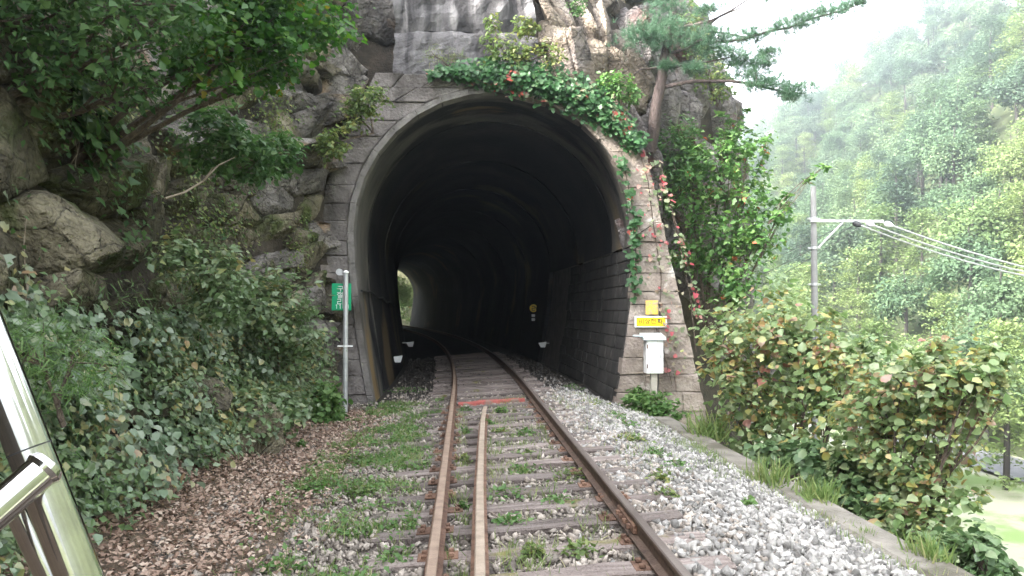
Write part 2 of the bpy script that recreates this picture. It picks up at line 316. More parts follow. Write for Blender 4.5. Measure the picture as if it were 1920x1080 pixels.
L['needle'] = leaf_mat('pine_needle', [(0.0, (0.03, 0.075, 0.04)), (0.6, (0.05, 0.115, 0.06)), (1.0, (0.09, 0.15, 0.08))], transl=0.2)
L['grass'] = leaf_mat('grass_blade', [(0.0, (0.1, 0.17, 0.045)), (0.5, (0.17, 0.235, 0.08)), (0.85, (0.27, 0.3, 0.12)), (1.0, (0.38, 0.34, 0.19))])
L['litter'] = leaf_mat('dead_leaf', [(0.0, (0.14, 0.085, 0.06)), (0.4, (0.26, 0.175, 0.13)), (0.75, (0.38, 0.28, 0.22)), (1.0, (0.46, 0.37, 0.3))], transl=0.1, rough=0.7)
L['far_a'] = leaf_mat('far_crown', [(0.0, (0.07, 0.115, 0.066)), (0.6, (0.1, 0.15, 0.08)), (1.0, (0.135, 0.182, 0.095))], transl=0.4, own=0.3, rough=0.8, spec=0.1)
L['far_b'] = leaf_mat('far_crown_pine', [(0.0, (0.1, 0.15, 0.065)), (0.5, (0.15, 0.2, 0.08)), (1.0, (0.2, 0.245, 0.1))], transl=0.4, own=0.3, rough=0.8, spec=0.1)
L['far_c'] = leaf_mat('far_crown_dark', [(0.0, (0.062, 0.098, 0.066)), (0.6, (0.085, 0.127, 0.08)), (1.0, (0.11, 0.15, 0.085))], transl=0.4, own=0.3, rough=0.8, spec=0.1)

# ------------------------------------------------------------------ leaves
def unit(a): return a / np.maximum(np.linalg.norm(a, axis=-1, keepdims=True), 1e-9)

def frames(nrm, r, droop=0.3):
    """random tangent frames round the normals"""
    t = r.normal(size=nrm.shape); t[:, 2] -= droop
    t = unit(t - nrm * np.sum(t * nrm, axis=1, keepdims=True))
    b = np.cross(nrm, t)
    return t, b

SHAPES = {  # (along, across, lift) outline points, faces
    'leaf': (np.array([(0, 0, 0), (0.4, 0.32, 0.1), (1, 0, -0.05), (0.4, -0.32, 0.1)]), [(0, 1, 2), (0, 2, 3)]),
    'broad': (np.array([(0, 0, 0), (0.22, 0.42, 0.08), (0.62, 0.36, 0.08), (1, 0, -0.12), (0.62, -0.36, 0.08), (0.22, -0.42, 0.08)]),
              [(0, 1, 2), (0, 2, 3), (0, 3, 4), (0, 4, 5)]),
    'needle': (np.array([(0, 0.02, 0), (1, 0.0, 0.02), (0, -0.02, 0)]), [(0, 1, 2)]),
    'blade': (np.array([(0, 0.035, 0), (0.6, 0.022, 0.06), (1, 0, 0.22), (0.6, -0.022, 0.06), (0, -0.035, 0)]), [(0, 1, 4), (1, 3, 4), (1, 2, 3)]),
    'lobed': (np.array([(0, 0, 0), (-0.02, 0.28, .05), (0.3, 0.5, .1), (0.42, 0.3, .05), (0.75, 0.36, .06), (1, 0, -.1), (0.75, -0.36, .06), (0.42, -0.3, .05), (0.3, -0.5, .1), (-0.02, -0.28, .05), (0.45, 0, 0)]),
              [(10, 0, 1), (10, 1, 2), (10, 2, 3), (10, 3, 4), (10, 4, 5), (10, 5, 6), (10, 6, 7), (10, 7, 8), (10, 8, 9), (10, 9, 0)]),
}
def leaf_mesh(name, pts, nrm, size, shape, r, droop=0.3, tang=None):
    sv, sf = SHAPES[shape]; sf = np.array(sf)
    t, b = frames(nrm, r, droop)
    if tang is not None:
        t = tang; b = unit(np.cross(nrm, t)); nrm = np.cross(t, b)
    size = np.asarray(size).reshape(-1, 1, 1)
    v = pts[:, None, :] + size * (sv[None, :, 0:1] * t[:, None, :] + sv[None, :, 1:2] * b[:, None, :] + sv[None, :, 2:3] * nrm[:, None, :])
    k = len(sv)
    f = (np.arange(len(pts)) * k)[:, None, None] + sf[None]
    return mesh_np(name, v.reshape(-1, 3), f.reshape(-1, sf.shape[1]))

_leafcache = {}
def leaf_var(shape, m, i):
    key = (shape, m.name, i)
    if key not in _leafcache:
        sv, sf = SHAPES[shape]
        rr = np.random.default_rng(i + 5)
        v = sv * np.array([1, 1 + 0.15 * rr.normal(), 1 + 0.8 * rr.normal()])
        me = mesh_np('leaf', v, np.array(sf)); me.materials.append(m); _leafcache[key] = me
    return _leafcache[key]

def leaf_objects(parent, pts, nrm, size, shape, m, r, droop=0.3):
    base = np.array(parent.location)
    t, b = frames(nrm, r, droop)
    for i in range(len(pts)):
        o = bpy.data.objects.new('leaf', leaf_var(shape, m, i % 4)); COL.objects.link(o); o.parent = parent
        s = float(size[i])
        mt = Matrix(((t[i, 0] * s, b[i, 0] * s, nrm[i, 0] * s, pts[i, 0] - base[0]), (t[i, 1] * s, b[i, 1] * s, nrm[i, 1] * s, pts[i, 1] - base[1]),
                     (t[i, 2] * s, b[i, 2] * s, nrm[i, 2] * s, pts[i, 2] - base[2]), (0, 0, 0, 1)))
        o.matrix_local = mt

def blob_points(blobs, n, r, clump=0.22, per=14, shell=0.55):
    """leaf points in clumps through ellipsoid shells. blobs: (centre, radius or (rx,ry,rz))"""
    vol = np.array([np.prod(np.broadcast_to(b[1], 3)) ** (2 / 3) for b in blobs]); cnt = np.maximum(1, (vol / vol.sum() * n / per)).astype(int)
    P_, N_ = [], []
    for (c, rad), k in zip(blobs, cnt):
        rad = np.broadcast_to(rad, 3)
        d = unit(r.normal(size=(k, 3))); rr = shell + (1 - shell) * r.random((k, 1)) ** 0.5
        rr *= 1 + 0.18 * r.normal(size=(k, 1))
        cc = c + d * rr * rad
        off = r.normal(size=(k, per, 3)) * clump * rad.mean()
        off[..., 2] *= 0.6
        pts = (cc[:, None, :] + off).reshape(-1, 3)
        nn = np.repeat(d, per, axis=0) * 0.5 + np.array([0, 0, 0.75]) + r.normal(size=(k * per, 3)) * 0.45
        P_.append(pts); N_.append(unit(nn))
    return np.concatenate(P_), np.concatenate(N_)

def sprays(blobs, k, seed, frac=0.36, reach=1.0):
    r = np.random.default_rng(seed); out = list(blobs)
    for c, rad in blobs:
        for _ in range(k):
            d = unit(r.normal(size=3)); d[2] = d[2] * 0.8 + 0.25
            out.append((c + d * rad * r.uniform(0.8, 1.0 + 0.35 * reach), np.broadcast_to(rad, 3) * frac * r.uniform(0.6, 1.2)))
    return out
CAMP = np.array((0, 0, CAMZ))
def shrub(name, label, cat, base, blobs, n, size, m, nobj=0, seed=0, stem=None, shape='leaf', group=None, clump=0.22, per=14, shell=0.55, stem_r=0.02, droop=0.3, nstem=None, inner=None, keep=None):
    r = np.random.default_rng(seed + 100)
    root = thing(name, label, cat, base, group)
    base = np.array(base, float)
    pts, nrm = blob_points(blobs, n, r, clump, per, shell)
    if keep is not None:
        k = keep(pts); pts, nrm = pts[k], nrm[k]
    sz = size * (0.42 + 1.15 * r.random(len(pts)) ** 1.3)
    order = np.argsort(np.linalg.norm(pts - CAMP, axis=1))
    if nobj:
        # the leaves that show largest: the near ones facing the camera
        cand = order[:nobj * 5]; pick = r.choice(cand, min(nobj, len(cand)), replace=False)
        leaf_objects(root, pts[pick], nrm[pick], sz[pick] * 1.1, shape, m, r, droop)
        mask = np.ones(len(pts), bool); mask[pick] = False
    else: mask = np.ones(len(pts), bool)
    o = link('foliage', leaf_mesh('foliage', pts[mask] - base, nrm[mask], sz[mask], shape, r, droop), m, root); o['kind'] = 'stuff'
    if inner is not None:
        pi, ni = blob_points([(c, np.broadcast_to(q, 3) * 0.7) for c, q in blobs], n // 2, r, 0.3, per, 0.2)
        o = link('inner_foliage', leaf_mesh('inner_foliage', pi - base, ni, size * (0.6 + 0.7 * r.random(len(pi))), shape, r, droop), inner, root); o['kind'] = 'stuff'
    sm = stem or M['bark']
    for (c, rad) in blobs[:nstem]:
        c = np.array(c); mid = (base + c) / 2 + r.normal(size=3) * 0.12 * np.linalg.norm(c - base)
        mb = MB(); q = np.linspace(0, 1, 6)[:, None]
        curve = (1 - q) ** 2 * base + 2 * q * (1 - q) * mid + q ** 2 * c
        mb.tube(curve - base, list(np.linspace(stem_r, stem_r * 0.35, 6)), 6)
        for k in range(5):
            d = unit(r.normal(size=3)) * np.broadcast_to(rad, 3) * 0.8
            a = curve[3 + k % 3] - base
            mb.tube([a, (a + c - base + d) / 2 + r.normal(size=3) * 0.03, c - base + d], [stem_r * 0.4, stem_r * 0.28, stem_r * 0.12], 5)
        mb.build('stem', sm, root, smooth=True)
    return root

# ------------------------------------------------------------------ terrain
XC, Y0, RC, ZS, RCURVE, YCURVE = 0.66, 16.0, 2.92, 3.22, 260.0, 15.4
def off(y): return np.maximum(0, np.asarray(y, float) - YCURVE) ** 2 / (2 * RCURVE)
def tx(y): return 0.546 - off(y)                       # track centre line
CANT = 0.06
RZ = lambda dx: CANT * (dx + 0.75)                     # rail-top plane, dx from the track centre
def gz(x, y):
    dx = np.asarray(x, float) + off(y)
    z = np.interp(dx, [-40, -3.6, -2.9, -2.3, -1.1, -0.8, 1.9, 2.3, 3.4, 3.6], [0.4, 0.25, -0.06, -0.3, -0.28, -0.268, -0.1, -0.12, -0.42, -0.46])
    return z
def build_grid(name, xs, ys, zf, m, kind='structure', rough=0.0):
    X, Y = np.meshgrid(xs, ys); Z = zf(X, Y)
    if rough: Z = Z + rough * np.array([[fbm((a, b, 0), 1.7) for a, b in zip(ra, rb)] for ra, rb in zip(X, Y)])
    v = np.stack([X, Y, Z], -1).reshape(-1, 3); ny, nx = X.shape
    i = (np.arange(ny - 1)[:, None] * nx + np.arange(nx - 1)[None]).ravel()
    f = np.stack([i, i + 1, i + nx + 1, i + nx], 1)
    o = link(name, mesh_np(name, v, f, True), m); tag(o, kind=kind); return o
trackbed = build_grid('trackbed', np.linspace(-5.2, 3.52, 60), np.linspace(-7, 15.6, 90), gz, M['ballast_bed'], rough=0.02)
tb2 = build_grid('tunnel_floor', np.linspace(-2.9, 3.3, 26), np.linspace(15.6, 135, 140), lambda X, Y: gz(X, np.full_like(Y, 0)) + 0 * Y, M['shaded_bed'])
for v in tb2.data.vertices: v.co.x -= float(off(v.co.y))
build_grid('litter_bank', np.linspace(-5.6, -1.35, 45), np.linspace(-7, 15.4, 80), lambda X, Y: gz(X, Y) + 0.008 - np.where(X > -1.45, 0.03, 0), M['earth'], rough=0.02)
# slope below the retaining wall, valley floor, river bank, far hill
build_grid('embankment', np.linspace(3.7, 13, 30), np.linspace(-20, 60, 60), lambda X, Y: np.interp(X, [3.7, 4.3, 8, 11, 13], [-0.9, -1.4, -5.2, -8.6, -9.02]), M['slope'], rough=0.25)
g = build_grid('ground', np.linspace(-1500, 1500, 3), np.linspace(-1500, 1500, 3), lambda X, Y: 0 * X - 9.6, M['ground'])
build_grid('riverbed', np.linspace(12.9, 44, 20), np.linspace(-40, 360, 60), lambda X, Y: 0 * X - 9.05, M['river'], rough=0.1)
def mountain_z(X, Y):
    d = np.maximum(-5.5 - X, np.minimum(Y - 18.5, 5.0 + 0.12 * (Y - 18) - X))
    return np.interp(d, [-30, 0, 3, 10, 30, 60], [2, 9.3, 10.5, 13, 22, 30]) + 1.5 * np.sin(X / 5.0 + Y / 7.0) * np.clip(d / 10, 0, 1)
mo = build_grid('mountain', np.linspace(-70, 12, 70), np.linspace(-80, 110, 90), mountain_z, M['slope'])
_v = np.array([v.co for v in mo.data.vertices]); _f = np.array([p.vertices[:] for p in mo.data.polygons]); _c = _v[_f].mean(1)
_d = np.maximum(-5.5 - _c[:, 0], np.minimum(_c[:, 1] - 18.5, 5.0 + 0.12 * (_c[:, 1] - 18) - _c[:, 0]))
mo.data = mesh_np('mountain', _v, _f[_d > 0.2], True); mo.data.materials.append(M['slope'])
def hill_z(X, Y): return -9.2 + np.clip(X - 40, 0, 72) * 1.0 + 6 * np.sin(Y / 17 + X / 31) * np.clip((X - 40) / 40, 0, 1) + 3 * np.sin(Y / 7.3 - X / 13) * np.clip((X - 40) / 40, 0, 1)
build_grid('hillside', np.linspace(38, 150, 60), np.linspace(-220, 420, 200), lambda X, Y: hill_z(X, Y), M['hill'])

# ------------------------------------------------------------------ tunnel
def hw(z):
    z = np.asarray(z, float)
    lo = RC - 0.42 * np.clip((ZS - z) / 3.42, 0, 1.3) ** 1.5
    hi = np.sqrt(np.maximum(0, RC ** 2 - (z - ZS) ** 2))
    return np.where(z < ZS, lo, hi)
tunnel = thing('tunnel', 'dark horseshoe railway tunnel with stone portal cut into the cliff', 'tunnel', (0, 0, 0))
def section(zl, zr, extra=0.0, n=40):
    """points of the inside outline from the left wall at height zl over the crown to the right wall at height zr"""
    out = []
    if zl < ZS: out += [(-float(hw(z)) - extra, z) for z in np.linspace(zl, ZS, 9)[:-1]]; a0 = math.pi
    else: a0 = math.pi - math.asin((zl - ZS) / RC)
    a1 = 0.0 if zr < ZS else math.asin((zr - ZS) / RC)
    out += [((RC + extra) * math.cos(a), ZS + (RC + extra) * math.sin(a)) for a in np.linspace(a0, a1, n)]
    if zr < ZS: out += [(float(hw(z)) + extra, z) for z in np.linspace(ZS, zr, 9)[1:]]
    return out
def lining(name, y0, y1, zl, zr, extra, m, flange=0.16, step=1.5, rough=0.0):
    ny = max(2, int((y1 - y0) / step) + 1); ys = np.linspace(y0, y1, ny)
    sec = np.array(section(zl, zr, extra)); k = len(sec)
    rows = []
    for j, y in enumerate([y0] + list(ys) + [y1]):
        s = sec.copy()
        if flange and j in (0, ny + 1):
            c = np.array((0, ZS)); d = s - c; d /= np.linalg.norm(d, axis=1, keepdims=True); s = s + d * flange
        x = XC - float(off(y)) + s[:, 0]
        if rough: x = x + rough * np.array([fbm((q[0], y, q[1]), 0.9) for q in s])
        rows.append(np.stack([x, np.full(k, y), s[:, 1]], 1))
    v = np.concatenate(rows); nr = len(rows)
    i = (np.arange(nr - 1)[:, None] * k + np.arange(k - 1)[None]).ravel()
    f = np.stack([i, i + 1, i + k + 1, i + k], 1)
    me = mesh_np(name, v, f, True); me.set_sharp_from_angle(angle=math.radians(35))
    return link(name, me, m, tunnel)
lining('outer_shell', Y0 + 0.05, 83.9, -0.6, -0.6, 0.17, M['mortar'], flange=0, step=2.0)
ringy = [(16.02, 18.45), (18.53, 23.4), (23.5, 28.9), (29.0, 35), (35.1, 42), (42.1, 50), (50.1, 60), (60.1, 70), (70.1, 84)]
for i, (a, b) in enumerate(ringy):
    lining('lining_ring', a, b, -0.6, 3.0 if i < 3 else -0.6, 0.0, M['lining_mouth_lit'] if i == 0 else M['lining'], step=1.2)
# masonry side wall on the right, course by course
for row in range(13):
    z0 = -0.58 + row * 0.273; z1 = z0 + 0.262
    if z1 > 2.99: z1 = 2.99
    y = 16.02 + (0.0 if row % 2 else 0.3) - 0.0
    if row % 2 == 0:
        pass
    edges = [16.02] + list(np.arange(16.02 + (0.34 if row % 2 else 0.62), 28.8, 0.62 if row % 3 else 0.56)) + [28.9]
    for ya, yb in zip(edges[:-1], edges[1:]):
        if yb - ya < 0.1: continue
        if yb > 25: continue
        pr = random.uniform(-0.012, 0.02)
        mb = MB(); g_ = 0.011
        ya2, yb2 = ya + g_, yb - g_
        v = []
        for dd, ins in ((0.15, 0), (0.0 - pr + 0.012, 0), (-pr, 0.014)):
            for (yy, zz) in ((ya2 + ins, z0 + ins), (yb2 - ins, z0 + ins), (yb2 - ins, z1 - ins), (ya2 + ins, z1 - ins)):
                v.append((XC - float(off(yy)) + float(hw(zz)) + dd, yy, zz))
        f = [(8, 9, 10, 11)] + [(q * 4 + j, q * 4 + (j + 1) % 4, q * 4 + 4 + (j + 1) % 4, q * 4 + 4 + j) for q in range(2) for j in range(4)]
        mb.add(v, f); mb.build('stone_block', M['lining_block'], tunnel)
lining('side_wall', 25.2, 28.9, -0.6, 3.0, 0.02, M['lining_block'], flange=0)
# portal face
XR = lambda z: float(np.interp(z, [-0.9, 5.05, 6.6], [5.15, 3.8, 2.3]))
XL = lambda z: float(np.interp(z, [-0.9, 4.2, 6.6], [-3.1, -2.85, -1.8]))
def quad_block(name, c, yf, yb, m, bev=0.016):
    """c: four (x,z) corners; chamfered block from yb to the front yf"""
    cc = np.array(c, float); ce = cc.mean(0)
    d = cc - ce; ln = np.linalg.norm(d, axis=1, keepdims=True)
    inn = cc - d / ln * bev * 1.5
    v = [(x, yb, z) for x, z in cc] + [(x, yf + bev, z) for x, z in cc] + [(x, yf, z) for x, z in inn]
    f = [(8, 9, 10, 11)] + [(q * 4 + j, q * 4 + (j + 1) % 4, q * 4 + 4 + (j + 1) % 4, q * 4 + 4 + j) for q in range(2) for j in range(4)]
    mb = MB(); mb.add(v, f); return mb.build(name, m, tunnel)
zrow = [-0.85]
while zrow[-1] < 6.5: zrow.append(zrow[-1] + random.uniform(0.26, 0.46))
for i in range(len(zrow) - 1):
    z0, z1 = zrow[i] + 0.003, zrow[i + 1] - 0.003
    for side in (-1, 1):
        ring = 0.14 if side < 0 else 0.0
        def lim(z):
            w = float(hw(z)) if z < ZS else math.sqrt(max(0, (RC + ring) ** 2 - (z - ZS) ** 2))
            return XC + side * (w + (ring if z < ZS else 0) + 0.004)
        a0, a1 = lim(z0), lim(z1)
        b0, b1 = (XR(z0), XR(z1)) if side > 0 else (XL(z0), XL(z1))
        if side * (b0 - a0) < 0.1: continue
        n = max(1, round(abs((b0 + b1) / 2 - (a0 + a1) / 2) / random.uniform(0.45, 0.85)))
        t = np.linspace(0, 1, n + 1); t[1:-1] += np.random.default_rng(i * 7 + side + 3).uniform(-0.12, 0.12, n - 1) / n * 1.6
        for j in range(n):
            g_ = 0.004 * side
            c = [(a0 + (b0 - a0) * t[j] + g_, z0), (a0 + (b0 - a0) * t[j + 1] - g_, z0), (a1 + (b1 - a1) * t[j + 1] - g_, z1), (a1 + (b1 - a1) * t[j] + g_, z1)]
            if side < 0: c = c[::-1]
            c = [(a + random.uniform(-.018, .018), b + random.uniform(-.014, .014)) for a, b in c]
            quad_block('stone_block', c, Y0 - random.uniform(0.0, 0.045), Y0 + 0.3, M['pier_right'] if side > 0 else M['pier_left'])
# pale arch band on the left half of the opening
band = [(-float(hw(z)), -float(hw(z)) - 0.13, z) for z in np.linspace(-0.8, ZS, 7)]
bp = [((XC + a, z), (XC + b, z)) for a, b, z in band] + [((XC + RC * math.cos(t), ZS + RC * math.sin(t)), (XC + (RC + 0.13) * math.cos(t), ZS + (RC + 0.13) * math.sin(t))) for t in np.linspace(math.pi, math.pi * 0.5, 9)[1:]]
for (a, b), (c, d) in zip(bp[:-1], bp[1:]):
    quad_block('arch_stone', [b, a, c, d], Y0 - 0.05, Y0 + 0.3, M['ring_pale'], 0.012)
mb = MB()                                                # mortar bed behind the face stones
zz = np.linspace(-0.9, 6.5, 50)
for z0, z1 in zip(zz[:-1], zz[1:]):
    for side in (-1, 1):
        a0, a1 = XC + side * (float(hw(z0)) + 0.03), XC + side * (float(hw(z1)) + 0.03)
        b0, b1 = (XR(z0) - 0.01, XR(z1) - 0.01) if side > 0 else (XL(z0) + 0.01, XL(z1) + 0.01)
        mb.add([(a0, Y0 + 0.03, z0), (b0, Y0 + 0.03, z0), (b1, Y0 + 0.03, z1), (a1, Y0 + 0.03, z1)], [(0, 1, 2, 3)])
mb.build('mortar_bed', M['mortar'], tunnel)
mb = MB()                                                # flank of the right pier, running back to the rock
for z0, z1 in ((-0.9, 5.05), (5.05, 6.5)):
    mb.add([(XR(z0), Y0 + 0.02, z0), (XR(z0) + 0.1, Y0 + 2.2, z0), (XR(z1) + 0.1, Y0 + 2.2, z1), (XR(z1), Y0 + 0.02, z1)], [(0, 1, 2, 3)])
mb.build('pier_flank', M['pier_right'], tunnel)
# plain grey headwall slabs above the arch
for k_, (xa, xb, za, zb, yy) in enumerate(((-1.5, 1.55, 6.45, 7.52, 16.28), (-1.5, 1.5, 7.55, 9.6, 16.4))):
    nu, nv_ = 34, 22; v = []
    for b in range(nv_ + 1):
        for a in range(nu + 1):
            u, w_ = a / nu, b / nv_; x = xa + (xb - xa) * u; z = za + (zb - za) * w_
            e = min(1.0, 8 * min(u, 1 - u)) * 0.5 + min(1.0, 6 * min(w_, 1 - w_)) * 0.5
            v.append((x + 0.07 * fbm((0, z, k_ + 3), 1.5), yy - 0.22 * abs(fbm((x, z * 0.4, k_), 0.8)) - 0.06 * fbm((x, z, k_ + 9), 3) + 0.25 * (1 - e) ** 2, z + 0.05 * fbm((x, 0, k_ + 5), 1.4)))
    f = [(b * (nu + 1) + a, b * (nu + 1) + a + 1, (b + 1) * (nu + 1) + a + 1, (b + 1) * (nu + 1) + a) for b in range(nv_) for a in range(nu)]
    rim = [a for a in range(nu + 1)] + [b * (nu + 1) + nu for b in range(1, nv_ + 1)] + [nv_ * (nu + 1) + a for a in range(nu - 1, -1, -1)] + [b * (nu + 1) for b in range(nv_ - 1, 0, -1)]
    n0 = len(v); v += [(v[q][0], yy + 0.6, v[q][2]) for q in rim]; m_ = len(rim)
    f += [(rim[q], n0 + q, n0 + (q + 1) % m_, rim[(q + 1) % m_]) for q in range(m_)]
    mb = MB(); mb.add(v, f); mb.build('headwall_slab', M['headwall'], tunnel)
# exit ring
mb = MB()
for (a, b), (c, d) in zip(bp[:-1], bp[1:]): pass
# cable along the left wall with a small junction bracket
mb = MB(); cy = np.linspace(16.1, 26, 14)
mb.tube([(XC - float(off(y)) - float(hw(1.9 - 0.02 * (y - 16))) + 0.05, y, 2.05 - 0.03 * (y - 16) + 0.04 * math.sin(y * 2.2)) for y in cy], 0.025, 6)
cab = mb.build('cable', M['black'], smooth=True); tag(cab, 'black cable strung along the left tunnel wall behind the sign pole', 'cable')

# ------------------------------------------------------------------ cliff
PATH = np.array([(-4.0, -16), (-3.75, 3), (-3.65, 8), (-3.45, 12), (-3.02, 14.5), (-2.72, 15.85), (-2.2, 16.75), (1.1, 16.8), (1.6, 16.35), (3.2, 16.6), (4.2, 17.3), (5.4, 18.6), (7.0, 20.2), (8.2, 22.5), (14, 46)], float)
SL = np.concatenate(([0], np.cumsum(np.linalg.norm(np.diff(PATH, axis=0), axis=1))))
def surf(s, z):
    s = np.asarray(s, float); z = np.asarray(z, float)
    x = np.interp(s, SL, PATH[:, 0]); y = np.interp(s, SL, PATH[:, 1])
    e = 0.5
    dx = np.interp(s + e, SL, PATH[:, 0]) - np.interp(s - e, SL, PATH[:, 0]); dy = np.interp(s + e, SL, PATH[:, 1]) - np.interp(s - e, SL, PATH[:, 1])
    l = np.sqrt(dx ** 2 + dy ** 2); nx, ny = dy / l, -dx / l
    A = np.interp(z, [-1, 0, 0.6, 1.5, 3, 6, 10, 16], [-0.75, -0.5, -0.15, 0.3, 0.6, 0.75, 1.6, 4.5])
    fa = np.interp(s, [SL[3], SL[4] + 0.6], [1, 0.15])
    B = np.interp(z, [-10, 5.5, 8, 16], [-0.8, 0, 0.35, 3.5])
    C = np.interp(z, [-10, 4, 7, 9.5, 16], [-0.6, 0, 0.0, 1.0, 4.0])
    back = np.where(s < SL[5], A * fa + B * 0.3 * (1 - fa), np.where(s < SL[10], B, C * np.clip((s - SL[10]) / 2, 0, 1) + B * (1 - np.clip((s - SL[10]) / 2, 0, 1))))
    return np.stack([x - nx * back, y - ny * back, z], -1), np.stack([nx, ny, 0 * nx], -1)
cliff = thing('cliff', 'towering jointed rock cliff round the tunnel mouth', 'cliff'); del cliff['category']; cliff['kind'] = 'structure'
sv_ = np.linspace(0, SL[-1], 260); zv_ = np.linspace(-9.5, 11, 110)
SS, ZZ = np.meshgrid(sv_, zv_)
bp_, bn_ = surf(SS, ZZ)
base_d = np.array([[fbm((a * 1.0, b, 3.0), 0.9) for a, b in zip(ra, rb)] for ra, rb in zip(SS, ZZ)])
bpv = bp_ - bn_ * (0.16 - 0.1 * base_d)[..., None]
def in_portal(p, mx=0.0):
    x, y, z = p[..., 0], p[..., 1], p[..., 2]
    xr = np.interp(z, [-0.9, 5.05, 6.6], [5.0, 3.7, 2.2]); xl = np.interp(z, [-0.9, 4.2, 6.6], [-2.8, -2.75, -1.7])
    return (x > xl + mx) & (x < xr - mx) & (y > 15.9) & (y < 18.6) & (z < 6.45)
nx_ = SS.shape[1]; i = (np.arange(SS.shape[0] - 1)[:, None] * nx_ + np.arange(nx_ - 1)[None]).ravel()
f = np.stack([i, i + 1, i + nx_ + 1, i + nx_], 1)
cen = bpv.reshape(-1, 3)[f].mean(1)
low = (cen[:, 2] < -1.2) & (cen[:, 1] < 16.9) & (cen[:, 0] < 4.3)
f = f[~in_portal(cen) & ~low]
link('cliff_base', mesh_np('cliff_base', bpv.reshape(-1, 3), f, True), M['crevice'], cliff)

def clip(poly, p, q):
    """keep the half-plane nearer to p than q"""
    m = (p + q) / 2; n = q - p; out = []
    for a, b in zip(poly, np.roll(poly, -1, axis=0)):
        da, db = np.dot(a - m, n), np.dot(b - m, n)
        if da <= 0: out.append(a)
        if (da < 0) != (db < 0): out.append(a + (b - a) * (da / (da - db)))
    return np.array(out) if len(out) > 2 else None
r = np.random.default_rng(4)
seeds = []
def seed_grid(s0, s1, z0, z1, ds, dz, slant=0.0):
    nz = int((z1 - z0) / dz)
    for k in range(nz):
        for s in np.arange(s0, s1, ds):
            a = s + (k % 2) * ds / 2 + r.uniform(-0.42, 0.42) * ds; b = z0 + (k + 0.5) * dz + r.uniform(-0.42, 0.42) * dz
            seeds.append((a, b, ds, dz, slant))
seed_grid(SL[1] + 0.5, SL[3] - 1, -0.3, 5.4, 1.2, 0.8, 0.5)
seed_grid(SL[3] - 1, SL[5] + 0.4, -0.6, 9.5, 0.8, 0.5, 0.55)
seed_grid(SL[1] + 0.5, SL[3] - 1, 5.4, 9.5, 1.6, 1.1, 0.2)
seed_grid(SL[5] + 0.4, SL[7] + 0.1, 6.2, 10.5, 1.0, 0.8, 0.0)
seed_grid(SL[7] + 0.1, SL[11], 5.0, 10.5, 0.62, 1.25, -0.45)
seed_grid(SL[11], SL[13] - 1, 0.5, 11, 0.9, 1.5, -0.35)
sd_ = np.array(seeds); S2 = sd_[:, :2]
rocks = []
